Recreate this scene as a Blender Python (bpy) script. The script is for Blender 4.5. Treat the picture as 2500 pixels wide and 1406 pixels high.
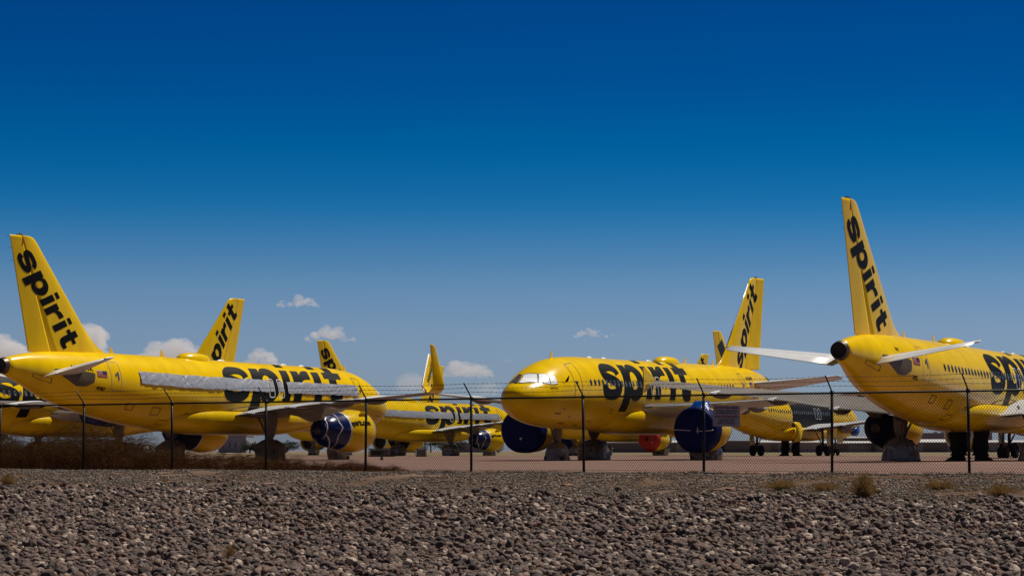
import bpy, bmesh, math, random
import numpy as np
from mathutils import Vector, Matrix, noise
for o in list(bpy.data.objects): bpy.data.objects.remove(o)
SC = bpy.context.scene
COL = SC.collection
R = math.radians
random.seed(7)
# ------------------------------------------------------------------ camera
cam_d = bpy.data.cameras.new('camera'); cam = bpy.data.objects.new('camera', cam_d); COL.objects.link(cam)
cam.location = (0, 0, 0.425)
cam.rotation_euler = (R(90 + 3.915), R(0.045), 0)
cam_d.sensor_width = 36; cam_d.lens = 5800 / 2500 * 36
cam_d.clip_start = 0.5; cam_d.clip_end = 60000
SC.camera = cam
SC.render.resolution_x = 1024; SC.render.resolution_y = 575
# ------------------------------------------------------------------ light
SUN_EL, SUN_AZ = 60.0, 54.0      # azimuth measured from +Y (view direction) towards +X
w = bpy.data.worlds.new('World'); SC.world = w; w.use_nodes = True
nt = w.node_tree; nt.nodes.clear()
out = nt.nodes.new('ShaderNodeOutputWorld'); bg = nt.nodes.new('ShaderNodeBackground')
sky = nt.nodes.new('ShaderNodeTexSky'); sky.sky_type = 'NISHITA'; sky.sun_disc = False
sky.sun_elevation = R(SUN_EL); sky.sun_rotation = R(SUN_AZ); sky.air_density = 1.0; sky.dust_density = 0.4; sky.ozone_density = 3.0
tc = nt.nodes.new('ShaderNodeTexCoord'); sep = nt.nodes.new('ShaderNodeSeparateXYZ')
ramp = nt.nodes.new('ShaderNodeValToRGB'); mix = nt.nodes.new('ShaderNodeMix'); mix.data_type = 'RGBA'; mix.blend_type = 'MULTIPLY'; mix.inputs[0].default_value = 1
nt.links.new(tc.outputs['Generated'], sep.inputs[0]); nt.links.new(sep.outputs['Z'], ramp.inputs[0])
SKYR = [(0.0, (0.52, 0.64, 1.0)), (0.02, (0.5, 0.63, 0.985)), (0.043, (0.47, 0.61, 0.959)), (0.0516, (0.446, 0.591, 0.939)), (0.0688, (0.339, 0.546, 0.871)), (0.0773, (0.245, 0.49, 0.835)), (0.086, (0.162, 0.445, 0.8)), (0.0963, (0.075, 0.392, 0.765)), (0.1015, (0.045, 0.368, 0.74)), (0.1066, (0.026, 0.344, 0.718)), (0.118, (0.009, 0.308, 0.67)), (0.1288, (0, 0.278, 0.628)), (0.1542, (0, 0.211, 0.556)), (0.1862, (0, 0.178, 0.5)), (0.24, (0.006, 0.10, 0.29)), (0.4, (0.03, 0.06, 0.13)), (1.0, (0.05, 0.065, 0.10))]
cr = ramp.color_ramp
cr.elements[0].position = SKYR[0][0]; cr.elements[0].color = (*SKYR[0][1], 1)
cr.elements[1].position = 1.0; cr.elements[1].color = (*SKYR[-1][1], 1)
for p, c in SKYR[1:-1]:
    e = cr.elements.new(p); e.color = (*c, 1)
nt.links.new(sky.outputs[0], mix.inputs[6]); nt.links.new(ramp.outputs[0], mix.inputs[7])
nt.links.new(mix.outputs[2], bg.inputs[0]); bg.inputs[1].default_value = 0.075
nt.links.new(bg.outputs[0], out.inputs[0])
sd = bpy.data.lights.new('sun', 'SUN'); sun = bpy.data.objects.new('sun', sd); COL.objects.link(sun)
sd.energy = 4.6; sd.angle = R(0.53); sd.color = (1.0, 0.95, 0.86)
sv = Vector((math.sin(R(SUN_AZ)) * math.cos(R(SUN_EL)), math.cos(R(SUN_AZ)) * math.cos(R(SUN_EL)), math.sin(R(SUN_EL))))
sun.rotation_euler = sv.to_track_quat('Z', 'Y').to_euler(); sun.location = sv * 300
SC.view_settings.view_transform = 'Standard'; SC.view_settings.look = 'None'; SC.view_settings.gamma = 1; SC.view_settings.exposure = 0.0
SC.render.engine = 'CYCLES'; SC.cycles.volume_bounces = 2
GZ = -0.15       # apron level

# ------------------------------------------------------------------ materials
def nodes(m):
    m.use_nodes = True; return m.node_tree, m.node_tree.nodes['Principled BSDF']
MC = {}
def mat(name, col, rough=0.5, metal=0.0, coat=0.0, nscale=0, namt=0.0, bump=0.0, bscale=20, spec=0.5, dark=None):
    """plain paint or cloth; namt mixes towards `dark` by noise, bump adds small relief"""
    if name in MC: return MC[name]
    m = bpy.data.materials.new(name); t, b = nodes(m)
    b.inputs['Base Color'].default_value = (*col, 1); b.inputs['Roughness'].default_value = rough
    b.inputs['Metallic'].default_value = metal; b.inputs['Coat Weight'].default_value = coat
    b.inputs['Specular IOR Level'].default_value = spec
    co = t.nodes.new('ShaderNodeTexCoord')
    if namt > 0:
        n = t.nodes.new('ShaderNodeTexNoise'); n.inputs['Scale'].default_value = nscale; n.inputs['Detail'].default_value = 6
        t.links.new(co.outputs['Object'], n.inputs['Vector'])
        r = t.nodes.new('ShaderNodeValToRGB'); r.color_ramp.elements[0].position = 0.35; r.color_ramp.elements[1].position = 0.7
        d = dark or tuple(c * 0.6 for c in col)
        r.color_ramp.elements[0].color = (*[c * (1 - namt) + e * namt for c, e in zip(col, d)], 1); r.color_ramp.elements[1].color = (*col, 1)
        t.links.new(n.outputs['Fac'], r.inputs[0]); t.links.new(r.outputs[0], b.inputs['Base Color'])
    if bump > 0:
        n2 = t.nodes.new('ShaderNodeTexNoise'); n2.inputs['Scale'].default_value = bscale; n2.inputs['Detail'].default_value = 5
        t.links.new(co.outputs['Object'], n2.inputs['Vector'])
        bp = t.nodes.new('ShaderNodeBump'); bp.inputs['Strength'].default_value = bump; bp.inputs['Distance'].default_value = 0.05
        t.links.new(n2.outputs['Fac'], bp.inputs['Height']); t.links.new(bp.outputs[0], b.inputs['Normal'])
    MC[name] = m; return m

def paint_mat(name, col, rough, seam=True, grime=0.32):
    """gloss aircraft paint: faint circumferential skin seams, grime streaks running down, slightly wavy skin"""
    m = bpy.data.materials.new(name); t, b = nodes(m); N = t.nodes; L = t.links
    b.inputs['Roughness'].default_value = rough; b.inputs['Coat Weight'].default_value = 0.0; b.inputs['Specular IOR Level'].default_value = 0.25
    co = N.new('ShaderNodeTexCoord'); sp = N.new('ShaderNodeSeparateXYZ'); L.new(co.outputs['Object'], sp.inputs[0])
    n = N.new('ShaderNodeTexNoise'); n.inputs['Scale'].default_value = 1.0; n.inputs['Detail'].default_value = 7
    mp = N.new('ShaderNodeMapping'); mp.inputs['Scale'].default_value = (1.1, 0.6, 0.4)
    L.new(co.outputs['Object'], mp.inputs[0]); L.new(mp.outputs[0], n.inputs['Vector'])
    r = N.new('ShaderNodeValToRGB'); r.color_ramp.elements[0].position = 0.36; r.color_ramp.elements[1].position = 0.62
    dk = (col[0] * 0.62, col[1] * 0.55, col[2] * 0.8)
    r.color_ramp.elements[0].color = (*[c * (1 - grime) + e * grime for c, e in zip(col, dk)], 1); r.color_ramp.elements[1].color = (*col, 1)
    L.new(n.outputs['Fac'], r.inputs[0])
    last = r.outputs[0]
    if seam:
        # seams every 2.4 m along the body
        for ax, period, wd, off in ((0, 2.6, 0.006, 0.37), (2, 1.32, 0.009, 0.1)):
            a = N.new('ShaderNodeMath'); a.operation = 'MULTIPLY_ADD'; a.inputs[1].default_value = 1 / period; a.inputs[2].default_value = off
            L.new(sp.outputs[ax], a.inputs[0])
            fr = N.new('ShaderNodeMath'); fr.operation = 'FRACT'; L.new(a.outputs[0], fr.inputs[0])
            lt = N.new('ShaderNodeMath'); lt.operation = 'LESS_THAN'; lt.inputs[1].default_value = wd; L.new(fr.outputs[0], lt.inputs[0])
            ml = N.new('ShaderNodeMath'); ml.operation = 'MULTIPLY'; ml.inputs[1].default_value = 0.22; L.new(lt.outputs[0], ml.inputs[0])
            mx = N.new('ShaderNodeMix'); mx.data_type = 'RGBA'; mx.inputs[7].default_value = (col[0] * 0.35, col[1] * 0.3, 0.01, 1)
            L.new(ml.outputs[0], mx.inputs[0]); L.new(last, mx.inputs[6]); last = mx.outputs[2]
    L.new(last, b.inputs['Base Color'])
    n2 = N.new('ShaderNodeTexNoise'); n2.inputs['Scale'].default_value = 0.9; n2.inputs['Detail'].default_value = 2
    L.new(co.outputs['Object'], n2.inputs['Vector'])
    bp = N.new('ShaderNodeBump'); bp.inputs['Strength'].default_value = 0.25; bp.inputs['Distance'].default_value = 0.02
    L.new(n2.outputs['Fac'], bp.inputs['Height']); L.new(bp.outputs[0], b.inputs['Normal'])
    return m

M_Y = paint_mat('yellow_gloss_paint', (0.88, 0.57, 0.0), 0.23)
M_Y2 = paint_mat('yellow_paint_plain', (0.88, 0.575, 0.0), 0.24, seam=False)
M_BLK = mat('black_lettering_paint', (0.004, 0.004, 0.004), 0.5, spec=0.12)
M_BLKFIN = mat('black_worn_paint', (0.008, 0.008, 0.009), 0.4)
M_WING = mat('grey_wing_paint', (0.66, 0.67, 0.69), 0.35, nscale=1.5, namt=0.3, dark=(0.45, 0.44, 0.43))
M_WLOW = mat('shade_painted_underside', (0.17, 0.145, 0.125), 0.5, nscale=1.2, namt=0.5, dark=(0.08, 0.065, 0.055))  # shade under the wing put into the colour as dark brown
M_LE = mat('bare_leading_edge', (0.72, 0.72, 0.72), 0.3, metal=0.35)
M_GREY = mat('grey_panel', (0.16, 0.15, 0.13), 0.5, nscale=3, namt=0.4)
M_TRIM = mat('scuffed_trim_plate', (.10, .075, .035), .5, nscale=2.5, namt=.6)
M_FRM = mat('dark_window_frame', (.03, .028, .022), .5)
M_DARK = mat('dark_opening', (0.006, 0.006, 0.006), 0.7)
M_RIM = mat('exhaust_rim_metal', (0.11, 0.08, 0.06), 0.42, metal=0.7)
M_GLASS = mat('cabin_pane', (0.035, 0.045, 0.045), 0.12, spec=0.8)
M_GLASSD = mat('cabin_pane_pale', (0.13, 0.145, 0.16), 0.25, spec=0.7)  # paler, greyer pane than the plain one
M_WRIM = mat('cabin_pane_surround', (0.42, 0.30, 0.03), 0.4)
M_SIL = mat('silver_foil', (0.50, 0.515, 0.56), 0.33, metal=0.3, nscale=2.5, namt=0.35, dark=(0.28, 0.29, 0.33), bump=0.5, bscale=4)
M_WFOIL = mat('white_foil', (0.86, 0.87, 0.90), 0.5, nscale=7, namt=0.35, dark=(0.55, 0.57, 0.62), bump=0.3, bscale=9)
M_DFOIL = mat('dark_windscreen_sheet', (0.09, 0.09, 0.095), 0.3, nscale=6, namt=0.4, bump=0.5, bscale=10)
M_TAN = mat('tan_wrap_sheet', (0.22, 0.15, 0.09), 0.42, nscale=3, namt=0.6, dark=(0.13, 0.09, 0.06), bump=0.9, bscale=7)
M_SILTAN = mat('crumpled_silver_wrap', (0.34, 0.30, 0.27), 0.27, metal=0.55, nscale=3, namt=0.6, dark=(0.18, 0.14, 0.12), bump=0.9, bscale=8)
M_BLUE = mat('blue_tarpaulin', (0.0008, 0.010, 0.10), 0.25, spec=.4, nscale=3, namt=0.4, dark=(0.0005, 0.004, 0.045), bump=0.35, bscale=2.5)
M_BLUEB = mat('bright_blue_tarpaulin', (0.004, 0.085, 0.42), 0.22, bump=1.0, bscale=8)
M_NAVY = mat('navy_cover_cloth', (0.0, 0.003, 0.028), 0.6, spec=.12, nscale=4, namt=0.3, bump=0.5, bscale=5)
M_DBLUE = mat('deep_blue_cover', (0.0, 0.0085, 0.105), 0.55, spec=.1, nscale=4, namt=.3, bump=.4, bscale=5)
M_RED = mat('red_cover_cloth', (0.50, 0.002, 0.002), 0.5, nscale=4, namt=0.3, bump=0.4, bscale=6)
M_TAPE = mat('white_tape', (0.55, 0.54, 0.55), 0.4)
M_TYRE = mat('black_tyre', (0.008, 0.008, 0.008), 0.8)
M_STRUT = mat('gear_strut_metal', (0.12, 0.11, 0.10), 0.45, metal=0.3)
M_BCLOTH = mat('black_cloth', (0.012, 0.009, 0.008), 0.8, bump=0.8, bscale=6)
M_WHITE = mat('white_enamel', (0.7, 0.7, 0.7), 0.4)
M_LINE = mat('panel_gap_line', (0.10, 0.045, 0.003), 0.5)
M_LINEG = mat('grey_door_surround', (0.45, 0.40, 0.25), 0.4)
M_REDM = mat('red_marking', (0.35, 0.02, 0.015), 0.5)
M_BLUEM = mat('flag_blue', (0.01, 0.015, 0.08), 0.5)
M_FENCE = mat('black_vinyl_coating', (0.012, 0.011, 0.010), 0.45, spec=0.4)
M_WIRE = mat('weathered_mesh_wire', (0.016, 0.011, 0.008), 0.55, spec=.3)

# ------------------------------------------------------------------ helpers
def obj(name, bm, m, parent=None, smooth=True, loc=None):
    me = bpy.data.meshes.new(name)
    if isinstance(bm, bmesh.types.BMesh):
        bm.to_mesh(me); bm.free()
    else:
        me.from_pydata([tuple(v) for v in bm[0]], [], bm[1])
    if isinstance(m, (list, tuple)):
        for q in m: me.materials.append(q)
    elif m: me.materials.append(m)
    if smooth: me.polygons.foreach_set('use_smooth', [True] * len(me.polygons))
    me.update()
    o = bpy.data.objects.new(name, me); COL.objects.link(o)
    if parent: o.parent = parent
    if loc: o.location = loc
    return o
def sharp(o, deg=40):
    o.data.set_sharp_from_angle(angle=R(deg)); return o
def tag(o, label=None, cat=None, group=None, kind=None):
    if label: o['label'] = label
    if cat: o['category'] = cat
    if group: o['group'] = group
    if kind: o['kind'] = kind
    return o
def empty(name, loc, rz=0):
    o = bpy.data.objects.new(name, None); COL.objects.link(o); o.location = loc; o.rotation_euler = (0, 0, rz); o.empty_display_size = 1; return o
def interp(tab, x):
    """smooth (Catmull-like, monotone) interpolation of a table"""
    n = len(tab)
    if x <= tab[0][0]: return tab[0][1]
    if x >= tab[-1][0]: return tab[-1][1]
    for i in range(n - 1):
        if x <= tab[i + 1][0]: break
    x0, y0 = tab[i]; x1, y1 = tab[i + 1]; h = x1 - x0; d = (y1 - y0) / h
    def slope(k):
        if k == 0 or k == n - 1:
            a = (tab[1][1] - tab[0][1]) / (tab[1][0] - tab[0][0]) if k == 0 else (tab[-1][1] - tab[-2][1]) / (tab[-1][0] - tab[-2][0])
            return a * (1.6 if k == 0 else 1)
        a = (tab[k][1] - tab[k - 1][1]) / (tab[k][0] - tab[k - 1][0]); b = (tab[k + 1][1] - tab[k][1]) / (tab[k + 1][0] - tab[k][0])
        if a * b <= 0: return 0
        return 2 * a * b / (a + b)
    m0, m1 = slope(i), slope(i + 1); s = (x - x0) / h
    return (2*s**3 - 3*s**2 + 1) * y0 + (s**3 - 2*s**2 + s) * h * m0 + (-2*s**3 + 3*s**2) * y1 + (s**3 - s**2) * h * m1
def loft(rings, cap0=True, cap1=True, closed=True):
    v = [p for r in rings for p in r]; n = len(rings[0]); f = []
    for i in range(len(rings) - 1):
        for j in range(n if closed else n - 1):
            a = i*n + j; b = i*n + (j+1) % n; f.append((a, b, b + n, a + n))
    if cap0: f.append(tuple(reversed(range(n))))
    if cap1: f.append(tuple(range((len(rings)-1)*n, len(rings)*n)))
    return v, f
def merge(*parts):
    V = []; F = []
    for v, f in parts:
        o = len(V); V += list(v); F += [tuple(i + o for i in q) for q in f]
    return V, F
def box(cx, cy, cz, sx, sy, sz):
    x, y, z = sx/2, sy/2, sz/2
    v = [(cx+a*x, cy+b*y, cz+c*z) for a in (-1, 1) for b in (-1, 1) for c in (-1, 1)]
    return v, [(0,1,3,2), (4,6,7,5), (0,4,5,1), (2,3,7,6), (0,2,6,4), (1,5,7,3)]
def bbox(cx, cy, cz, sx, sy, sz, bev=0.01):
    bm = bmesh.new(); bmesh.ops.create_cube(bm, size=1, matrix=Matrix.Translation((cx, cy, cz)) @ Matrix.Diagonal((sx, sy, sz, 1)))
    bmesh.ops.bevel(bm, geom=bm.edges[:], offset=bev, segments=1, affect='EDGES'); return bm
def tube(pts, r, n=8, cap=True, rs=None):
    pts = [Vector(p) for p in pts]; rings = []; up0 = None
    for i, p in enumerate(pts):
        d = (pts[min(i+1, len(pts)-1)] - pts[max(i-1, 0)]).normalized()
        up = up0 if up0 is not None else (Vector((0, 0, 1)) if abs(d.z) < 0.9 else Vector((1, 0, 0)))
        a = d.cross(up)
        if a.length < 1e-4: up = Vector((0, 1, 0)); a = d.cross(up)
        a.normalize(); b = a.cross(d).normalized(); up0 = b
        rr = rs[i] if rs else r
        rings.append([p + a*rr*math.cos(2*math.pi*j/n) + b*rr*math.sin(2*math.pi*j/n) for j in range(n)])
    return loft(rings, cap, cap)
def ribbon_wall(p): pass

# ------------------------------------------------------------------ aircraft shape (x runs aft from the nose, y to starboard, z up)
TOP = [(-.95, 3.35), (-.9, 3.62), (-.7, 3.9), (-.35, 4.12), (0.1, 4.33), (0.6, 4.52), (1.2, 4.86), (1.9, 5.18), (2.7, 5.45), (3.6, 5.66), (4.8, 5.8), (6.2, 5.88), (8, 5.9), (10, 5.91), (20, 6.0), (29, 6.08), (33, 6.03), (35, 5.9), (36.5, 5.67), (37.4, 5.46)]
BOT = [(-.95, 3.25), (-.9, 2.98), (-.7, 2.72), (-.3, 2.45), (0.3, 2.18), (1.1, 1.96), (2.2, 1.8), (3.6, 1.71), (5.5, 1.67), (10, 1.65), (20, 1.62), (23, 1.68), (26.2, 1.87), (29, 2.24), (32.2, 2.88), (34.2, 3.45), (35.8, 4.1), (37.4, 4.7)]
WID = [(-.95, .06), (-.9, .36), (-.7, .68), (-.3, 1.02), (0.3, 1.34), (1.0, 1.58), (2.0, 1.78), (3.2, 1.89), (4.6, 1.95), (6.5, 1.975), (24, 1.975), (26, 1.94), (28, 1.83), (30, 1.64), (32, 1.38), (34, 1.04), (36, .62), (37.4, .36)]
NOSE = 0.0
def fus(x, phi, s=1, off=0.0):
    if x < 7: x0 = x; x = x - NOSE*(1 - x/7)
    else: x0 = x
    t = interp(TOP, x); b = interp(BOT, x); w_ = interp(WID, x)
    zc = (t + b) / 2; h = (t - b) / 2
    return (x0, s * (w_ + off) * math.cos(phi), zc + (h + off) * math.sin(phi))
def fus_v(x, v, s, off=0.014): return fus(x, v / 2.04, s, off)
def make_fus():
    xs = [-.95, -.93, -.88, -.8, -.7, -.55, -.38, -.2, 0, .25, .5, .8, 1.1, 1.5, 1.9, 2.4, 3, 3.6, 4.4, 5.3, 6.3, 8] + [8 + 1.5*i for i in range(1, 12)] + [25 + .62*i for i in range(20)] + [37.38]
    n = 96; xs = [(x + NOSE)/(1 + NOSE/7) if x < 7 else x for x in xs]
    return loft([[fus(x, 2*math.pi*j/n) for j in range(n)] for x in xs])

def airfoil(t, c):     # half thickness at chord fraction c for a thickness ratio t
    c = min(max(c, 0), 1)
    return t/0.2*(0.2969*math.sqrt(c) - 0.126*c - 0.3516*c*c + 0.2843*c**3 - 0.1015*c**4)
def patch_ring(P0, D, Nn, chord, th, c0, c1, n=12, camber=0.0):
    """closed profile between chord fractions; P0 leading edge, D chord direction, Nn thickness direction"""
    up = []; lo = []
    for i in range(n + 1):
        if c0 == 0: c = c1 * (1 - math.cos(math.pi * i / n / 2 * 1.0)) if True else 0
        else: c = c0 + (c1 - c0) * i / n
        h = airfoil(th, c); k = camber * 4 * c * (1 - c)
        up.append(P0 + D*(c*chord) + Nn*((h + k)*chord)); lo.append(P0 + D*(c*chord) + Nn*((-h + k)*chord))
    return up + list(reversed(lo))
def lifting(secs, c0, c1, camber=0.0, n=12):
    """secs: list of (LE vector, TE vector, thickness ratio, normal vector, hinge c0 override, hinge c1 override)"""
    rings = []
    for s in secs:
        le, te, th, nn = s[:4]; a = s[4] if len(s) > 4 and s[4] is not None else c0; b = s[5] if len(s) > 5 and s[5] is not None else c1
        D = te - le; ch = D.length; D = D.normalized()
        rings.append(patch_ring(le, D, nn, ch, th, a, b, n, camber))
    return loft(rings)
# fin
FIN = [(5.7, 27.8), (5.98, 28.35), (6.12, 28.8), (6.3, 29.22), (6.55, 29.62), (6.95, 30.08), (7.45, 30.58), (8.6, 31.6), (10.2, 33.04), (11.6, 34.27), (11.9, 34.53), (12.12, 34.75), (12.27, 34.98), (12.33, 35.25)]
def fin_le(z): return interp([(a, b) for a, b in FIN], z)
def fin_te(z): return 35.22 + (z - 5.86) * (36.85 - 35.22) / 6.45
def fin_hinge(z): return 33.55 + (z - 5.95) * (36.0 - 33.55) / 6.4
def fin_half(x, z):
    le, te = fin_le(z), fin_te(z); base = 31.0 if z < 7.6 else le
    lef = min(le, fin_te(z) - 1)
    ch = te - lef; c = (x - lef) / ch
    tmax = 0.62 - 0.40 * (z - 5.8) / 6.5      # full thickness in metres
    if z < 7.6:                                 # fillet: keep thickness of the real fin, thin blade ahead of it
        rle = 30.72 - (7.6 - z) * 0.886; c2 = (x - rle) / (te - rle)
        h = airfoil(1, max(c2, 0)) * tmax if c2 > 0 else 0
        return max(h, 0.05 + 0.05 * min(1, (x - le) / 1.0)) if x < te - .8 else h
    return airfoil(1, c) * tmax
def fin_ring(z, xa, xb, n=16):
    pts = []
    for i in range(n + 1):
        f = i / n; x = xa + (xb - xa) * (f * f if xa < fin_hinge(z) - .3 else f)
        pts.append((x, z))
    up = [Vector((x, fin_half(x, z) if i > 0 or xa > fin_le(z) + .1 else 0.004, z)) for i, (x, z) in enumerate(pts)]
    return up + [Vector((p.x, -p.y, p.z)) for p in reversed(up)]
ZF = [5.7, 5.85, 5.98, 6.05, 6.12, 6.2, 6.3, 6.42, 6.55, 6.75, 6.95, 7.2, 7.45, 7.59, 7.61, 8, 8.6, 9.4, 10.2, 10.9, 11.6, 11.9, 12.02, 12.12, 12.2, 12.27, 12.33]
def rud_rot(p, ang):
    if ang == 0: return p
    a = Vector((fin_hinge(5.95), 0, 5.95)); b = Vector((fin_hinge(12.3), 0, 12.3))
    return Matrix.Translation(a) @ Matrix.Rotation(ang, 4, (b - a).normalized()) @ Matrix.Translation(-a) @ p
# glyphs of the big word, drawn upright; v up from baseline
def arcpts(cx, cy, rx, ry, a0, a1, n=14):
    return [(cx + rx*math.cos(R(a0 + (a1-a0)*i/n)), cy + ry*math.sin(R(a0 + (a1-a0)*i/n))) for i in range(n+1)]
def glyphs():
    g = []
    # s: outer contour clockwise, built from arcs of unequal weight
    cl = [(2.38, 1.38), (2.24, 1.66), (1.86, 1.86), (1.3, 1.90), (.78, 1.82), (.46, 1.58), (.52, 1.32), (.9, 1.17), (1.45, 1.05), (1.98, .90), (2.3, .66), (2.26, .40), (1.9, .22), (1.35, .16), (.8, .22), (.47, .44), (.36, .74)]
    wd = [.32, .34, .36, .37, .40, .40, .40, .38, .36, .38, .40, .40, .38, .36, .36, .36, .34]
    # smooth
    def cm(P, k=4):
        o = []
        for i in range(len(P) - 1):
            p0 = P[max(i-1, 0)]; p1 = P[i]; p2 = P[i+1]; p3 = P[min(i+2, len(P)-1)]
            for j in range(k):
                t = j / k
                o.append(tuple(0.5*((2*b) + (-a+c)*t + (2*a-5*b+4*c-d)*t*t + (-a+3*b-3*c+d)*t**3) for a, b, c, d in zip(p0, p1, p2, p3)))
        o.append(P[-1]); return o
    P3 = cm([(a, b, c) for (a, b), c in zip(cl, wd)])
    L = []; Rr = []
    for i, (x, y, h) in enumerate(P3):
        x0, y0, _ = P3[max(i-1, 0)]; x1, y1, _ = P3[min(i+1, len(P3)-1)]
        dx, dy = x1-x0, y1-y0; q = math.hypot(dx, dy); nx, ny = -dy/q, dx/q
        h *= 0.98
        L.append((x + nx*h, y + ny*h*0.86)); Rr.append((x - nx*h, y - ny*h*0.86))
    g.append([L + Rr[::-1]])
    # p: stem with descender + bowl
    ox = 3.02
    outer = [(ox, 2.17), (ox, -.8), (ox + 1.0, -.8), (ox + 1.0, .18)] + arcpts(ox + 1.72, 1.06, 1.22, 1.22, 225, 480, 26) + [(ox + .95, 1.85), (ox + .9, 2.17)]
    inner = arcpts(ox + 1.52, 1.06, .46, .58, 0, 360, 24)[:-1]
    g.append([outer, inner])
    # i
    def istem(x): g.append([[(x, 0), (x + .84, 0), (x + .84, 2.17), (x, 2.17)]]); g.append([[(x, 2.5), (x + .84, 2.5), (x + .84, 3.05), (x, 3.05)]])
    istem(6.3)
    # r
    rx = 7.52
    g.append([[(rx, 0), (rx + .86, 0), (rx + .86, .95)] + [(rx + .9, 1.2), (rx + 1.08, 1.38), (rx + 1.4, 1.47), (rx + 1.95, 1.47), (rx + 1.95, 2.24), (rx + 1.6, 2.26), (rx + 1.2, 2.15), (rx + .84, 1.85), (rx + .8, 2.17), (rx, 2.17)]])
    istem(9.83)
    # t
    tx = 11.1
    g.append([[(tx, 1.62), (tx + .5, 1.62), (tx + .5, .75), (tx + .56, .35), (tx + .8, .08), (tx + 1.25, -.06), (tx + 1.7, -.04), (tx + 1.95, .02), (tx + 1.95, .62), (tx + 1.62, .6), (tx + 1.42, .68), (tx + 1.36, .9), (tx + 1.36, 1.62), (tx + 1.98, 1.62), (tx + 1.98, 2.2), (tx + 1.36, 2.2), (tx + 1.36, 2.95), (tx + .5, 2.95), (tx + .5, 2.2), (tx, 2.2)]])
    return g
def fill2d(contours):
    cu = bpy.data.curves.new('c', 'CURVE'); cu.dimensions = '2D'; cu.fill_mode = 'BOTH'
    for c in contours:
        s = cu.splines.new('POLY'); s.points.add(len(c) - 1); s.use_cyclic_u = True
        for i, (x, y) in enumerate(c): s.points[i].co = (x, y, 0, 1)
    o = bpy.data.objects.new('c', cu); COL.objects.link(o)
    dg = bpy.context.evaluated_depsgraph_get(); me = bpy.data.meshes.new_from_object(o.evaluated_get(dg))
    bm = bmesh.new(); bm.from_mesh(me)
    bpy.data.objects.remove(o); bpy.data.curves.remove(cu); bpy.data.meshes.remove(me)
    return bm
def slice_bm(bm, step, axes=(0, 1)):
    for ax in axes:
        lo = min(v.co[ax] for v in bm.verts); hi = max(v.co[ax] for v in bm.verts); k = math.ceil(lo/step)
        while k*step < hi:
            co = Vector((0, 0, 0)); co[ax] = k*step + 1e-4; no = Vector((0, 0, 0)); no[ax] = 1
            bmesh.ops.bisect_plane(bm, geom=bm.verts[:] + bm.edges[:] + bm.faces[:], plane_co=co, plane_no=no)
            k += 1
    return bm
WORD = bmesh.new()
for gl in glyphs():
    b_ = fill2d(gl); me_ = bpy.data.meshes.new('t'); b_.to_mesh(me_); WORD.from_mesh(me_); b_.free(); bpy.data.meshes.remove(me_)
def word(fn, step, slant=0.3, scale=1.0):
    bm = WORD.copy()
    for v in bm.verts: v.co = Vector(((v.co.x + slant*v.co.y)*scale, v.co.y*scale, 0))
    slice_bm(bm, step)
    for v in bm.verts: v.co = Vector(fn(v.co.x, v.co.y))
    return bm
TXT = {}
def text_bm(s, size, bold=0.02, shear=0.0, spacing=1.0, align='LEFT'):
    cu = bpy.data.curves.new('t', 'FONT'); cu.body = s; cu.size = size; cu.offset = bold*size; cu.shear = shear; cu.space_character = spacing; cu.align_x = align; cu.resolution_u = 3
    cu.fill_mode = 'BOTH'
    o = bpy.data.objects.new('t', cu); COL.objects.link(o)
    dg = bpy.context.evaluated_depsgraph_get(); me = bpy.data.meshes.new_from_object(o.evaluated_get(dg))
    bm = bmesh.new(); bm.from_mesh(me); bpy.data.objects.remove(o); bpy.data.curves.remove(cu); bpy.data.meshes.remove(me)
    return bm
def text_on(s, size, fn, bold=0.03, shear=0, step=None, align='LEFT', spacing=1.0):
    bm = text_bm(s, size, bold, shear, spacing, align)
    if step: slice_bm(bm, step)
    for v in bm.verts: v.co = Vector(fn(v.co.x, v.co.y))
    return bm
def rect_on(fn, u0, v0, u1, v1, nu=1, nv=4):
    V = [fn(u0 + (u1-u0)*i/nu, v0 + (v1-v0)*j/nv) for i in range(nu+1) for j in range(nv+1)]
    F = [(i*(nv+1)+j, (i+1)*(nv+1)+j, (i+1)*(nv+1)+j+1, i*(nv+1)+j+1) for i in range(nu) for j in range(nv)]
    return V, F
def frame_on(fn, u0, v0, u1, v1, w_, rad=0.15, nv=10):
    """closed rounded outline band"""
    def rr(a, b, c, d, r_):
        pts = []
        for cx, cy, a0 in ((c - r_, d - r_, 0), (a + r_, d - r_, 90), (a + r_, b + r_, 180), (c - r_, b + r_, 270)):
            pts += [(cx + r_*math.cos(R(a0 + k*22.5)), cy + r_*math.sin(R(a0 + k*22.5))) for k in range(5)]
            # long vertical sides get extra points
            if a0 == 90: pts += [(a, d - r_ - (d - b - 2*r_)*k/nv) for k in range(1, nv)]
            if a0 == 270: pts += [(c, b + r_ + (d - b - 2*r_)*k/nv) for k in range(1, nv)]
        return pts
    A = rr(u0, v0, u1, v1, rad); B = rr(u0 + w_, v0 + w_, u1 - w_, v1 - w_, max(rad - w_, .01)); n = len(A)
    return [fn(*p) for p in A] + [fn(*p) for p in B], [(i, (i+1) % n, n + (i+1) % n, n + i) for i in range(n)]
def wob(bm_vf, amp, sc, seed=0):
    V, F = bm_vf; o = []
    for p in V:
        p = Vector(p); n = noise.noise_vector(p*sc + Vector((seed, 0, 0))); n2 = noise.noise_vector(p*sc*2.7 + Vector((0, seed, 0)))
        o.append(p + n*amp + n2*amp*.5)
    return o, F
FUSMESH = None; SHARED = {}
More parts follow.
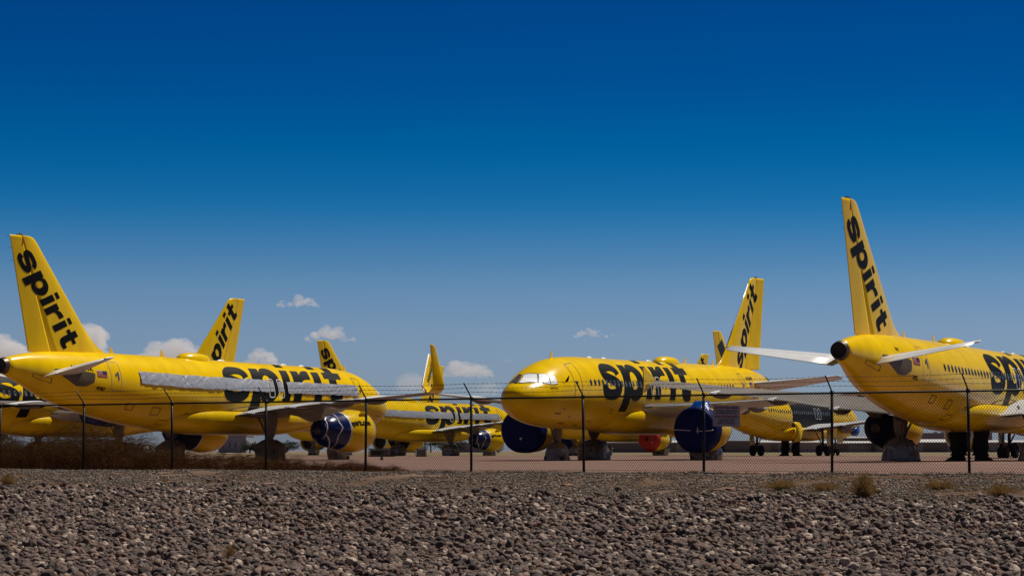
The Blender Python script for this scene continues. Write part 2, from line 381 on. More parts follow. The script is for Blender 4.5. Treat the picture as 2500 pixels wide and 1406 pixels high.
def shared(key, builder, m, name, parent, smooth=True):
    """one mesh datablock re-used by every aircraft that carries the same part"""
    if key not in SHARED:
        o = obj(name, builder(), m, parent, smooth); SHARED[key] = o.data; return o
    o = bpy.data.objects.new(name, SHARED[key]); COL.objects.link(o); o.parent = parent; return o

WDROP = 0.0
def wing_sec(y, s, tipz):
    y0 = 1.2
    le = 12.35 + (y - 1.2)*0.545 if y > 2.2 else 12.35 + (y-1.2)*.545
    te = 18.75 + (y - 1.2)*0.09 if y < 6.6 else 19.24 + (y - 6.6)*0.32
    zl = interp([(1.2, 2.90), (2, 2.97), (6.4, 3.28), (12, 3.28 + (tipz-3.28)*.5), (19, tipz + (tipz-3.28)*.18)], y)
    zt = interp([(1.2, 2.52), (2, 2.58), (6.4, 3.02), (12, 3.06 + (tipz-3.06)*.52), (19, tipz + (tipz-3.1)*.18)], y)
    th = interp([(1.2, .14), (6.4, .11), (17.1, .095)], y)
    zt -= WDROP*(1 if y < 9 else .75)
    return Vector((le, s*y, zl)), Vector((te, s*y, zt)), th, Vector((0, 0, 1))
def make_wing(s, tipz, tipy):
    ys = [1.2, 2, 3, 4.2, 5.4, 6.5, 7.8, 9.4, 11, 12.6, 14.2, tipy - .5, tipy - .12, tipy]
    secs = [wing_sec(y, s, tipz) for y in ys]
    le, te, th, nn = secs[-1]; secs[-1] = (le + Vector((.25, 0, 0)), te - Vector((.06, 0, 0)), th*.45, nn)
    return lifting(secs, 0, 1, camber=-0.002, n=14)
def canoe(y, s, tipz):
    le, te, th, nn = wing_sec(y, s, tipz); L0 = te.x - 2.6; L1 = te.x + 1.15; rings = []
    n = 14
    for i in range(11):
        f = i/10; x = L0 + (L1-L0)*f; r_ = 0.02 + .21*math.sin(math.pi*min(f*1.15, 1)**.8)**.6 if 0 < f < 1 else 0.02
        z = te.z + .12 - .16*f - r_*.7 + .25*(1-f)*0.2
        rings.append([(x, s*y + .62*r_*math.cos(2*math.pi*j/n), z + 1.15*r_*math.sin(2*math.pi*j/n)) for j in range(n)])
    return loft(rings)
def sharklet(s, tipz, tipy):
    le, te, th, nn = wing_sec(tipy, s, tipz); secs = []
    # curve from horizontal to near vertical
    for k in range(7):
        a = R(84) * k/6; rad = 0.6
        dy = rad*math.sin(a); dz = rad*(1-math.cos(a)); f = k/6
        l = le + Vector((.05 + .30*f, s*dy, dz)); t_ = te + Vector((.02 + .22*f, s*dy, dz))
        secs.append((l, t_, .10, Vector((0, -s*math.sin(a), math.cos(a)))))
    l0, t0 = secs[-1][0], secs[-1][1]; nn = secs[-1][3]
    for f in (.25, .5, .75, .93, .98, 1.0):
        h = 2.12*f
        l = l0 + Vector((1.40*f + (0.10 if f > .95 else 0) + (.14 if f == 1 else 0), s*.24*f, h)); t_ = t0 + Vector((.72*f, s*.24*f, h))
        secs.append((l, t_, .09, nn))
    return lifting(secs, 0, 1, n=8), (l0, t0, nn)
def tipfence(s, tipz, tipy):
    le, te, th, nn = wing_sec(tipy, s, tipz)
    y = s*(tipy + .02); base = [(le.x - .25, tipz), (te.x + .25, tipz)]
    prof = [(le.x + .1, tipz), (te.x - .0, tipz + .66), (te.x + .25, tipz + .7), (te.x + .12, tipz), (te.x + .2, tipz - .72), (te.x - .02, tipz - .7)]
    V = [(x, y - .03, z) for x, z in prof] + [(x, y + .03, z) for x, z in prof]; n = len(prof)
    return V, [tuple(range(n)), tuple(reversed(range(n, 2*n)))] + [(i, n+i, n+(i+1) % n, (i+1) % n) for i in range(n)]
def stab_secs(s, y0, y1, k=4):
    o = []
    for i in range(k + 1):
        y = y0 + (y1-y0)*i/k; f = (y - .6)/5.6
        o.append((Vector((31.6 + 3.72*f, s*y, 4.86 + .62*f)), Vector((35.3 + 1.12*f, s*y, 4.62 + .72*f)), .10, Vector((0, 0, 1))))
    return o
EZ = 1.66     # engine axis height
def nacelle(s):
    prof = [(11.62, .93), (11.4, .98), (11.32, 1.05), (11.36, 1.13), (11.55, 1.21), (12.0, 1.30), (12.7, 1.34), (13.4, 1.29), (14.0, 1.16), (14.55, 1.03), (14.6, 1.0), (14.3, .96), (13.2, .94)]
    n = 48
    rings = [[(x, s*5.75 + r_*math.cos(2*math.pi*j/n), EZ + r_*math.sin(2*math.pi*j/n)) for j in range(n)] for x, r_ in prof]
    return loft(rings, False, False)
def lathe(prof, s, n=40, c0=False, c1=False, y=5.75, z=None):
    z = EZ if z is None else z
    return loft([[(x, s*y + r_*math.cos(2*math.pi*j/n), z + r_*math.sin(2*math.pi*j/n)) for j in range(n)] for x, r_ in prof], c0, c1)
def pylon(s):
    rings = []
    for x, zt, zb, w_ in ((12.2, EZ + 1.36, EZ + 1.2, .05), (12.9, EZ + 1.62, EZ + 1.1, .2), (14.0, 3.02, EZ + .95, .26), (14.9, 3.18, EZ + .75, .27), (16.0, 3.0, EZ + .55, .25), (17.2, 2.9, EZ + .85, .2), (18.4, 2.8, 2.6, .05)):
        rings.append([(x, s*5.75 - w_, zb), (x, s*5.75 + w_, zb), (x, s*5.75 + w_, zt), (x, s*5.75 - w_, zt)])
    return loft(rings)
def belly():
    rings = []
    n = 48
    for i in range(25):
        f = i/24; x = 9.2 + 15.2*f
        k = math.sin(math.pi*f)**.8 if 0 < f < 1 else 0.0
        k = min(1, k*1.25); k = k*k*(3 - 2*k)*.5 + k*.5
        w_ = 1.42 + .66*k; top = 2.9 + .22*k; bot = 1.74 - .34*k; zc = 2.42
        ring = []
        for j in range(n):
            a = 2*math.pi*j/n; ca, sa = math.cos(a), math.sin(a)
            ring.append((x, w_*math.copysign(abs(ca)**.8, ca), zc + (top - zc if sa > 0 else zc - bot)*math.copysign(abs(sa)**.85, sa)))
        rings.append(ring)
    return loft(rings)
def wheel_mesh(r_, w_, y, x, z):
    prof = [(0, .0), (.3, .02), (.62, .06), (.66, .0), (.78, -.0), (.93, .05), (1, .22), (1, .5)]
    n = 24; half = [(q*r_, w_/2 - d*w_) for q, d in prof]
    prf = half + [(a, -b) for a, b in reversed(half)]
    return loft([[(x + a*math.cos(2*math.pi*j/n), y + b, z + a*math.sin(2*math.pi*j/n)) for j in range(n)] for a, b in prf if a > 0], True, True)
def crease(a, z, seed, k=1.0):
    """folds of a tied sheet: broad billows plus sharp creases"""
    ca, sa = math.cos(a), math.sin(a)
    b = noise.noise(Vector((ca*1.8*k + seed, sa*1.8*k, z*1.1*k)))
    c = 1 - abs(noise.noise(Vector((ca*3.4*k, sa*3.4*k + seed, z*1.6*k + 4))))*2.6
    d = 1 - abs(noise.noise(Vector((ca*7*k + seed, sa*7*k, z*3.2*k))))*2.6
    return b + .38*c + .18*d
def cloth_column(cx, cy, z0, z1, r0, r1, seed, n=44, m=24, fold=.12, sq=1.0):
    rings = []
    for i in range(m + 1):
        f = i/m; z = z0 + (z1-z0)*f; rr = r0 + (r1-r0)*f - .10*math.exp(-((f-.12)/.08)**2)
        rings.append([(cx + rr*(1 + fold*1.7*crease(2*math.pi*j/n, z, seed))*math.cos(2*math.pi*j/n), cy + rr*(1 + fold*1.7*crease(2*math.pi*j/n, z, seed))*math.sin(2*math.pi*j/n), z) for j in range(n)])
    return loft(rings)
def cloth_pod(cx, cy, z0, z1, lx, ly, seed, fold=.1):
    """crumpled sheet tied round a pair of wheels: baggy, drawn in at the top, hem on the ground"""
    rings = []; n = 72; m = 26
    for i in range(m + 1):
        f = i/m; z = z0 + (z1-z0)*f
        k = 1.0 + .07*math.sin(f*5 + seed) if f < .6 else (1.0 + .07*math.sin(3 + seed)) - .62*((f-.6)/.4)**1.7
        ring = []
        for j in range(n):
            a = 2*math.pi*j/n; ca, sa = math.cos(a), math.sin(a)
            e = k*(1 + fold*1.6*crease(a, z, seed, .9))
            ring.append((cx + lx*e*math.copysign(abs(ca)**.72, ca), cy + ly*e*math.copysign(abs(sa)**.72, sa), z + (.05*noise.noise(Vector((ca*3, sa*3, seed))) if 0 < i < m else 0)))
        rings.append(ring)
    return loft(rings)
def cone_strip(s, pts, w_, axis_r):
    """tape band on the covered rear of an engine; pts = (x, angle deg), axis_r(x) gives radius"""
    V = []; F = []
    P = []
    for i in range(len(pts) - 1):
        for k in range(6):
            f = k/6; P.append((pts[i][0] + (pts[i+1][0]-pts[i][0])*f, pts[i][1] + (pts[i+1][1]-pts[i][1])*f))
    P.append(pts[-1])
    def pt(x, a): r_ = axis_r(x) + .025; return Vector((x, s*5.75 + s*r_*math.cos(R(a)), EZ + r_*math.sin(R(a))))
    for i, (x, a) in enumerate(P):
        p = pt(x, a); q = pt(*P[min(i+1, len(P)-1)]); o_ = pt(*P[max(i-1, 0)]); d = (q - o_).normalized()
        nrm = Vector((0, s*math.cos(R(a)), math.sin(R(a)))); t = d.cross(nrm).normalized()*w_/2
        V += [p + t, p - t]
    for i in range(len(P) - 1): F.append((2*i, 2*i+1, 2*i+3, 2*i+2))
    return V, F

def aircraft(key, label, X, Y, head, vis, tipz=4.2, tips=('none', 'none'), fin=True, letters=True, strip=False, windows=True, front=('none', 'none'), rear=('none', 'none'),
             gear='wrap', rudder=0.0, finword=True, reg=None, serial=None, dome=True, engines=(True, True), curtain=False, band=False, stabs=True, darkfoil=True, detail=True, antennas=True, curtains_y=1.0, droop=14, fintext=None, edx=0.0, edz=0.0):
    """vis = +1: starboard side faces us, -1: port side.  tuples run (starboard, port)"""
    global NOSE, WDROP
    WDROP = .36 if key == 'D' else 0.0
    NOSE = .75 if vis > 0 else 0.0
    root = empty('parked_aircraft', (X, Y, 0), R(head))
    tag(root, label, 'airplane', 'stored yellow airliners parked on the apron')
    root['_flip'] = 1
    # local x aft, y starboard -> world: the root's own x axis points forward, so mirror with a 180 turn about z
    P = root
    def A(name, vf, m, parent=None, smooth=True, lab=None):
        o = obj(name, vf, m, parent or P, smooth)
        if lab: o['label'] = lab
        return o
    f = shared(('fus', vis), make_fus, M_Y, 'fuselage', P)
    shared('belly', belly, M_Y2, 'belly_fairing', P)
    # exhaust of the tail unit
    ex = shared('apu', lambda: lathe([(37.2, .475), (37.38, .425), (37.45, .405)], 1, 32, False, False, 0, 5.085), M_RIM, 'tail_exhaust', P)
    shared('apu2', lambda: lathe([(37.44, .405), (37.49, .39), (37.485, .31), (37.46, .28), (37.45, .02)], 1, 32, False, True, 0, 5.085), M_DARK, 'exhaust_opening', ex)
    # ---------------- fin + rudder
    s = vis
    if fin:
        def fn():
            return loft([fin_ring(z, fin_le(z), max(fin_hinge(z) - .02, fin_le(z) + .25)) for z in ZF])
        fo = shared('fin', fn, M_Y2, 'tail_fin', P)
        def rd():
            zs = [5.93, 6.0, 7, 8, 9, 10, 11, 11.9, 12.2, 12.32]
            v, q = loft([fin_ring(z, fin_hinge(z) + .01, fin_te(z)) for z in zs])
            return [rud_rot(Vector(p), rudder) for p in v], q
        ro = shared(('rud', rudder), rd, M_Y2, 'rudder', P)
        if detail:
            for z in (12.25, 11.6, 10.9):
                a = rud_rot(Vector((fin_te(z), 0, z)), rudder); b = a + Vector((.26, 0, .0))
                shared(('wick', rudder, z), lambda: tube([a, b], .013, 4), M_BLKFIN, 'static_wick', ro)
            shared('finlamp', lambda: merge(box(36.0, 0, 12.36, .5, .1, .07), box(35.95, 0, 12.42, .15, .1, .06)), M_GREY, 'tail_lamp', fo, False)
            shared('finmark', lambda: merge(*[box(35.88, q*(fin_half(35.88, 11.95)+.006), 12.0, .06, .008, .42) for q in (1, -1)]), M_REDM, 'red_stripe', fo, False)
            if s == -1:
                shared('finle', lambda: tube([(fin_le(z) - .012, 0, z) for z in (7.4, 9, 10.6, 11.85)], .05, 8), M_LE, 'leading_edge_strip', fo)
        if finword:
            if s > 0: org = (36.39, 11.27); d = (-.597, -.802); up = (-.802, .597)
            else: org = (32.3, 5.72); d = (.55, .835); up = (-.835, .55)
            def fw(u, v):
                x = org[0] + d[0]*u + up[0]*v; z = org[1] + d[1]*u + up[1]*v
                z = max(min(z, 12.3), 5.95)
                p = Vector((x, s*(max(fin_half(min(max(x, fin_le(z)+.02), fin_te(z)-.02), z), .004) + .012), z))
                if x > fin_hinge(z): p = rud_rot(p, rudder)
                return p
            if fintext == 'block':
                bm = bmesh.new()
                V, Fc = rect_on(fw, .6, .1, 5.2, 1.3, 12, 5); A('covered_logo', (V, Fc), M_BLKFIN, fo, False)
            else:
                shared(('finword', s, rudder), lambda: word(fw, .22, .27, .49), M_BLK, 'lettering', fo, False)
    # ---------------- tailplanes with elevators drooping
    if stabs:
        for q in (1, -1):
            def sb(): return lifting(stab_secs(q, .45, 6.2), 0, .70, n=12)
            def el():
                se = stab_secs(q, 1.05, 6.12); v, fc = lifting(se, .705, 1, n=6)
                a0 = se[0]; a1 = se[-1]; h0 = a0[0].lerp(a0[1], .705); h1 = a1[0].lerp(a1[1], .705)
                Mx = Matrix.Translation(h0) @ Matrix.Rotation(R(-droop)*(-1)*q, 4, (h1-h0).normalized()) @ Matrix.Translation(-h0)
                return [Mx @ p for p in v], fc
            so = shared(('stab', q), sb, M_WING, 'tailplane', P)
            eo = shared(('elev', q), el, M_WING, 'elevator', so)
            if q == s and s > 0:
                def gp():
                    pts = [(31.2, .35), (31.3, -.2), (31.9, -.6), (32.6, -.72), (33.4, -.3), (34.2, .2), (34.1, .38), (32.2, .5), (31.3, .45)]
                    b = fill2d([pts]); slice_bm(b, .3)
                    for v in b.verts: v.co = Vector(fus_v(v.co.x, v.co.y + .12, q, .008))
                    return b
                shared(('trim', q), gp, M_TRIM, 'trim_opening_plate', P, True)
    # ---------------- wings
    tipys = {('A', 1): 18.4, ('B', 1): 18.05}
    for k, q in enumerate((1, -1)):
        tipy = tipys.get((key, q), 16.9 if tips[k] != 'none' else 15.7)
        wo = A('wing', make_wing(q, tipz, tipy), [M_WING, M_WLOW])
        for pl in wo.data.polygons: pl.material_index = 1 if pl.normal.z < -.2 else 0  # downward faces get the colour with shade painted in
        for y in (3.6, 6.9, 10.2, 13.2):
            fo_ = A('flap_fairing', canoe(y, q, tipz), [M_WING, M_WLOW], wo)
            for pl in fo_.data.polygons: pl.material_index = 1 if pl.normal.z < .1 else 0  # fairing sides and bottom carry the same painted shade
        def lez(y):
            le, te, th, nn = wing_sec(y, q, tipz); return le + Vector((.005, 0, -.01))
        A('slat_edge', tube([lez(y) for y in (2.3, 4, 6.4, 9, 12, tipy - .7)], .06, 8, rs=[.1, .1, .09, .08, .07, .06]), M_LE, wo)
        if tips[k] == 'sharklet':
            vf, (l0, t0, nn) = sharklet(q, tipz, tipy); so = A('winglet', vf, M_Y2, wo)
            if key == 'B' and q == 1:
                nv = Vector((0, q*-1.0, 0)); 
                def hw(u, v):
                    zz = .12 + u*.86 + v*.42; return Vector((l0.x + .95 + .52*u - v*.90, l0.y + q*(.24*(zz/2.2)) - q*.085, l0.z + zz))
                A('lettering', text_on('Howdy', .60, lambda u, v: hw(u, v), .02, .2), M_BLK, so, False)
                A('white_leading_edge', tube([l0 + Vector((-.2, -q*.5, -.5)), l0 + Vector((-.03, -q*.03, 0)), l0 + Vector((1.36, q*.235, 2.15))], .06, 6), M_WHITE, so)
        elif tips[k] == 'fence':
            A('wingtip_fence', tipfence(q, tipz, tipy), M_Y2, wo, False)
    # ---------------- engines
    RC = lambda x: interp([(14.2, 1.1), (14.9, 1.08), (15.6, .86), (16.3, .55), (16.6, .42)], x)
    for k, q in enumerate((1, -1)):
        if not engines[k]:
            A('wrapped_pylon', pylon(q), M_TAN)
            A('blue_wrap', wob(lathe([(11.6, .25), (11.8, .6), (12.6, .78), (14.0, .82), (15.4, .7), (15.8, .3)] if not band else [(13.0, .2), (13.1, .45), (13.8, .5), (14.2, .2)], q, 30, True, True, 5.75, 2.95 if not band else 2.5), .12, 1.6, 3), M_BLUE if not band else M_BLUEB)
            continue
        na = shared(('nac', q), lambda: nacelle(q), M_Y2, 'engine', P); na.location = (edx, 0, edz)
        shared(('pyl', q), lambda: pylon(q), M_WING if key in 'BKF' else M_TAN, 'pylon', P, False)
        shared(('lip', q), lambda: lathe([(11.5, .955), (11.4, .985), (11.315, 1.05), (11.35, 1.14), (11.5, 1.205)], q), M_LE, 'inlet_lip', na)
        shared(('fan', q), lambda: lathe([(11.95, .96), (11.9, .3), (11.7, .02)], q, 32, False, True), M_DARK, 'fan_face', na)
        shared(('core', q), lambda: lathe([(14.0, .80), (15.2, .62), (16.0, .48), (15.9, .4), (16.7, .03)], q, 32, False, True), M_RIM, 'exhaust_nozzle', na)
        if q == s:
            def strk(): return wob(lathe([(12.1, .02), (12.2, .10), (12.75, .11), (12.8, .02)], q, 10, True, True, 5.75 + .98, EZ + .93), .0, 1)
            def spn():
                V = [Vector((x, q*(5.75 + (1.28 + h)*math.cos(R(48))), EZ + (1.28 + h)*math.sin(R(48)))) for x, h in ((11.9, 0), (12.25, .26), (12.85, .3), (12.95, 0))]
                V += [v + Vector((0, -.02*q, .03)) for v in V]
                return V, [(0, 1, 2, 3), (7, 6, 5, 4), (0, 4, 5, 1), (1, 5, 6, 2), (2, 6, 7, 3)]
            shared(('str', q), spn, M_Y2, 'nacelle_strake', na, False)
            def et():
                x0 = 14.05 if q > 0 else 11.75
                def em(u, v):
                    x = x0 - u if q > 0 else x0 + u
                    a = R(16) + v/1.34; r_ = interp([(11.36, 1.13), (11.55, 1.21), (12.0, 1.30), (12.7, 1.34), (13.4, 1.29), (14.0, 1.16), (14.55, 1.03)], x) + .012
                    return (x, q*(5.75 + r_*math.cos(a)), EZ + r_*math.sin(a))
                return text_on('spirit.com', .52, em, .035, 0, .1, spacing=.93)
            shared(('etext', q), et, M_BLK, 'lettering', na, False)
        fr, re_ = front[k], rear[k]
        if fr != 'none':
            m = {'blue': M_DBLUE, 'navy': M_DBLUE, 'red': M_RED}[fr]
            co = A('inlet_cover', wob(lathe([(12.25, 1.375), (11.8, 1.37), (11.4, 1.36), (11.22, 1.28), (11.14, 1.1), (11.1, .8), (11.08, .4), (11.07, .02)] if fr != 'red' else [(11.9, 1.34), (11.5, 1.27), (11.25, 1.2), (11.18, 1.0), (11.15, .6), (11.14, .02)], q, 48, False, True), .012, 3, 1), m, na)
            if fr == 'blue':
                def tp(u, v): return (11.03 - .0*u, q*5.75 + u, EZ + v)
                A('tape', merge(tube([(11.10, q*5.75 + u, EZ - .02 + .03*math.sin(u*2) - .05*(1 - (u/1.25)**2)) for u in [-1.27 + .127*i for i in range(21)]], .035, 5), tube([(11.03, q*5.75 - .32, EZ - .22), (11.03, q*5.75 - .32, EZ + .16)], .035, 5)), M_TAPE, co)
                A('bunched_tarpaulin', wob(loft([[(11.6 + .55*f*1.6 + .5*(1+f)*.6*math.cos(2*math.pi*j/20)*(1-.3*f), q*5.75 + (1.0 - .62*f)*math.sin(2*math.pi*j/20), EZ + .85 + .85*f) for j in range(20)] for f in [i/8 for i in range(9)]]), .09, 3.5, 5), M_BLUEB, co)
            elif fr == 'red':
                A('cover_slot', lathe([(11.12, .26), (11.11, .1), (11.1, .02)], q, 16, False, True, 5.75 + .05*q, EZ + .1), M_DARK, co)
                A('white_spot', lathe([(11.13, .09), (11.12, .02)], q, 12, True, True, 5.75 + (.62 if q < 0 else -.6), EZ - .3), M_WHITE, co)
            elif fr == 'navy':
                A('white_spot', lathe([(11.06, .09), (11.05, .02)], q, 12, True, True, 5.6, EZ - .5), M_WHITE, co)
        if re_ != 'none':
            m = {'blue': M_BLUE, 'navy': M_NAVY}[re_]
            co = A('exhaust_cover', wob(lathe([(14.1, 1.17), (14.2, 1.15), (14.5, 1.10), (14.9, 1.04), (15.3, .97), (15.7, .84), (16.05, .62), (16.2, .35), (16.25, .02)], q, 48, False, True), .03, 2.2, 2), m, na)
            A('edge_band', lathe([(14.04, 1.19), (14.14, 1.18), (14.18, 1.165)], q, 48), M_TAPE, na)
            if re_ == 'blue':
                rc = lambda x: interp([(14.1, 1.17), (14.5, 1.11), (14.9, 1.05), (15.3, .98), (15.7, .86), (16.05, .64), (16.2, .4)], x)
                A('tape', merge(cone_strip(q, [(14.9, 76), (15.1, 30), (14.9, 12), (15.3, -18), (15.0, -72)], .09, rc), cone_strip(q, [(15.9, 60), (16.1, -20), (15.6, -55), (15.2, -80)], .08, rc), cone_strip(q, [(14.8, 95), (15.5, 80), (15.9, 60)], .09, rc), cone_strip(q, [(16.05, 40), (16.1, -60)], .07, rc)), M_TAPE, co, False)
    # ---------------- landing gear
    def leg(x, y, main, wrapk):
        g = empty_child('landing_gear', P)
        side = 1 if y > 0 else -1
        r_ = .58 if main else .39; zt = 2.9 if main else 2.0
        yo = .46 if main else .27
        A('strut', merge(tube([(x, y, GZ + r_), (x, y*.98, zt)], .13 if main else .1, 12), tube([(x, y - yo, GZ + r_), (x, y + yo, GZ + r_)], .07, 8), tube([(x, y, GZ + r_ + .4), (x - (0 if main else 1.0), y*(0.72 if main else 1), zt - .1)], .06, 8), tube([(x + .02, y, GZ + r_ + .1), (x + .42, y, GZ + r_ + .55), (x + .1, y, GZ + r_ + 1.0)], .04, 6)), M_STRUT, g)
        for w_ in (-1, 1):
            A('wheel', wheel_mesh(r_, .42 if main else .22, y + w_*yo, x, GZ + r_), M_TYRE, g)
        if main and wrapk == 'bare':
            A('gear_door', box(x - .1, y + side*.62, 1.75, 1.1, .05, 1.7), M_Y2, g, False)
        if wrapk == 'wrap':
            cm = M_SILTAN if (main and key not in 'A') else M_TAN
            if main:
                A('strut_wrap', cloth_column(x, y, .95, 2.75, .27, .42, 3 + x + y*1.3, fold=.16), M_TAN, g)
                A('wheel_wrap', cloth_pod(x, y, GZ, 1.12, .78, .88, 1.7*y + X, .115), cm, g)
            else:
                A('strut_wrap', cloth_column(x, y, .6, 1.95, .17, .27, 5, fold=.16), M_TAN, g)
                A('wheel_wrap', cloth_pod(x, y, GZ, .95, .54, .60, 1.2 + X, .11), M_SILTAN, g)
                A('wheel_chock', box(x - .42, y, GZ + .13, .22, 1.2, .24), M_BCLOTH, g, False)
    def empty_child(name, par):
        o = bpy.data.objects.new(name, None); COL.objects.link(o); o.parent = par; return o
    leg(17.6, 3.8, True, gear); leg(17.6, -3.8, True, gear); leg(4.75, 0, False, gear)
    if curtain:
        for q in (1, -1):
            A('bay_curtain', cloth_column(17.4, q*.62, GZ + .30, 1.8, .40, .33, 9 + q, fold=.22), M_BCLOTH)
            A('curtain_hem', wob(loft([[(17.4 + (q*.1) + r0*math.cos(2*math.pi*j/24), q*(.62 + dy) + r0*.8*math.sin(2*math.pi*j/24), z0) for j in range(24)] for z0, r0, dy in ((GZ + .02, .72, .25), (GZ + .10, .58, .16), (GZ + .25, .44, .06), (GZ + .42, .38, 0))]), .07, 3, 2), M_BCLOTH)
    # ---------------- markings and openings on the side we see
    S_ = lambda u, v: fus_v(u, v, s)
    if letters:
        if s > 0: shared(('word', s), lambda: word(lambda u, v: fus_v(20.05 - u, v - .25, 1, .013), .3, .3, .985), M_BLK, 'lettering', P)
        else: shared(('word', s), lambda: word(lambda u, v: fus_v(6.55 + u, v - .25, -1, .013), .3, .3, 1.0), M_BLK, 'lettering', P)
    if band:
        A('open_panel', loft([[(21.2 + dx, 2.1 + .5*math.sin(a_) + dy, 2.35 + 1.05*math.cos(a_)*(-1)) for dx, dy in ((-.75, 0), (.75, 0), (.75, .06), (-.75, .06))] for a_ in [math.pi*k_/8 for k_ in range(9)]]), M_Y2, None, True); A('open_panel', box(16.8, 5.4, 1.9, 1.5, .07, 1.3), M_Y2, None, False)
        A('open_bay', rect_on(lambda u, v: fus_v(u, v, s, .011), 22.2, -3.0, 23.6, -1.2, 3, 6), M_DARK, None, True)
        A('dark_band', rect_on(lambda u, v: fus_v(u, v, s, .009), 10.3, -.9, 21.4, 3.6, 12, 18), M_DFOILBAND, None, True)
    zw = .57
    exits = (13.9, 14.9)
    if windows:
        def win(): return loft([[fus_v(5.3 + .13*k*math.cos(2*math.pi*j/14), zw + .20*k*math.sin(2*math.pi*j/14), s, o_) for j in range(14)] for k, o_ in ((1, .012), (.92, .019), (.9, .017))], False, True)
        # body is a constant section between the doors, so panes share one mesh moved along it
        for i in range(42):
            if i == 0 and s > 0: continue
            x = 5.3 + .533*i
            if any(abs(x - e) < .3 for e in exits): continue
            cov = band and 10.3 < x < 21.4
            inlet = (letters and 7 < x < 20)
            kk = ('win', s, 'd' if cov or inlet else 'n')
            if kk not in SHARED:
                o = obj('cabin_window', win(), M_GLASSD if (cov or inlet) else M_GLASS, P); SHARED[kk] = o.data
            else:
                o = bpy.data.objects.new('cabin_window', SHARED[kk]); COL.objects.link(o); o.parent = P
            o.location = Vector(fus_v(x, zw, s, .012)) - Vector(fus_v(5.3, zw, s, .012))
    def fr_(u0, v0, u1, v1, w_=.03, rad=.12): return frame_on(lambda u, v: fus_v(u, v, s, .022), u0, v0, u1, v1, w_, rad)
    def exv(): return merge(*[frame_on(lambda u, v: fus_v(u, v, s, .03), e - .3, -.08, e + .3, 1.12, .055, .14) for e in exits])
    for e in exits:
        d = shared(('exit', s, e, letters or band), lambda: frame_on(lambda u, v: fus_v(u, v, s, .035), e - .3, -.05, e + .3, 1.1, .05, .14), M_WHITE if (letters or band) else M_LINEG, 'overwing_exit', P)
        if not strip:
            shared(('exitwin', s, e), lambda: loft([[fus_v(e + .13*math.cos(2*math.pi*j/14), zw + .2*math.sin(2*math.pi*j/14), s, .03) for j in range(14)]], False, True), M_GLASS, 'exit_pane', d)
    # doors: forward and aft
    for (d0, d1, nm) in ((3.95, 4.78, 'front'), (29.15, 29.98, 'rear')):
        b0, b1 = (-.4, 1.62)
        if s < 0 and nm == 'front': d0, d1, b0, b1 = 3.2, 4.1, -.25, 2.05
        if s > 0 and nm == 'front': d0, d1 = 4.45, 5.2
        def fa(u, v): return fus(u + (.12*v if nm == 'front' else 0), v/2.04, s, .02)
        do = shared(('door', s, d0), lambda: frame_on(fa, d0, b0, d1, b1, .035, .1), M_LINEG if d0 > 10 and key == 'A' else M_LINE, 'cabin_door', P)
        shared(('dwin', s, d0), lambda: loft([[fus(d0 + .42 + .075*math.cos(2*math.pi*j/12), (.62 + .11*math.sin(2*math.pi*j/12))/2.04, s, .022) for j in range(12)]], False, True), M_GLASS if d0 < 10 else M_GLASSD, 'door_window', do)
        if d0 > 10: shared(('dlev', s, d0), lambda: rect_on(lambda u, v: fus(u, v/2.04, s, .022), d0 + .2, .3, d0 + .3, .85, 1, 3), M_GLASSD, 'door_lever', do)
    if strip:
        def foil(u, v):
            c = 1 - 2.4*abs(noise.noise(Vector((u*1.3 + v*2.6, v*1.1 - u*.35, X)))); d = noise.noise(Vector((u*3.5 - v*4, v*2, 5)))
            return fus_v(u, v + .014*math.sin(u*2.3) + .01*math.sin(u*7.1), s, .05 + .028*c + .012*d)
        A('window_foil', rect_on(foil, 5.2, .25, 13.2, .95, 150, 14), M_SIL); A('window_foil', rect_on(foil, 15.25, .28, 27.6, 1.0, 220, 14), M_SIL)
        A('window_foil', rect_on(lambda u, v: fus_v(u, v, s, .05), 13.68, .3, 14.12, .95, 3, 4), M_SIL); A('window_foil', rect_on(lambda u, v: fus_v(u, v, s, .05), 14.7, .3, 15.1, .95, 3, 4), M_SIL)
        for x in (19.6, 23.6, 25.2): A('foil_joint', rect_on(lambda u, v: fus_v(u, v, s, .062), x, .3, x + .025, .96, 1, 5), M_GREY)
    # belly panels, service hatch outlines
    if detail:
        hs = [(25.6, -1.55, .75, .55), (27.9, -1.5, .6, .5), (24.2, -2.3, 1.0, .5), (34.3, -.95, 1.3, .5), (22.5, -1.3, .8, .12)] if s > 0 else [(1.6, -1.35, .6, .12), (8.2, -1.2, .3, .3), (2.9, -2.2, .7, .12), (6.2, -1.9, .4, .1), (5.0, -2.35, .6, .15)]
        for x, v, a, b in hs: shared(('hatch', s, x), lambda: frame_on(lambda u, v_: fus_v(u, v_, s, .012), x, v, x + a, v + b, .05, .05, 3), M_LINE, 'hatch_outline', P)
        shared(('fairline', s), lambda: tube([fus_v(10.6 + 11.6*i/24, -.62 - 1.9*abs((i/24)*2 - 1)**2.6, s, .02) for i in range(25)], .022, 5), M_LINE, 'fairing_seam', P)
        for x, v, a in ((2.3, -.95, .3), (3.4, -1.5, .25), (7.6, -1.7, .2), (9.0, -2.0, .2)): shared(('probe', s, x), lambda: box(*fus_v(x, v, s, .03), a, .03, .05), M_LINE, 'air_data_probe', P, False)
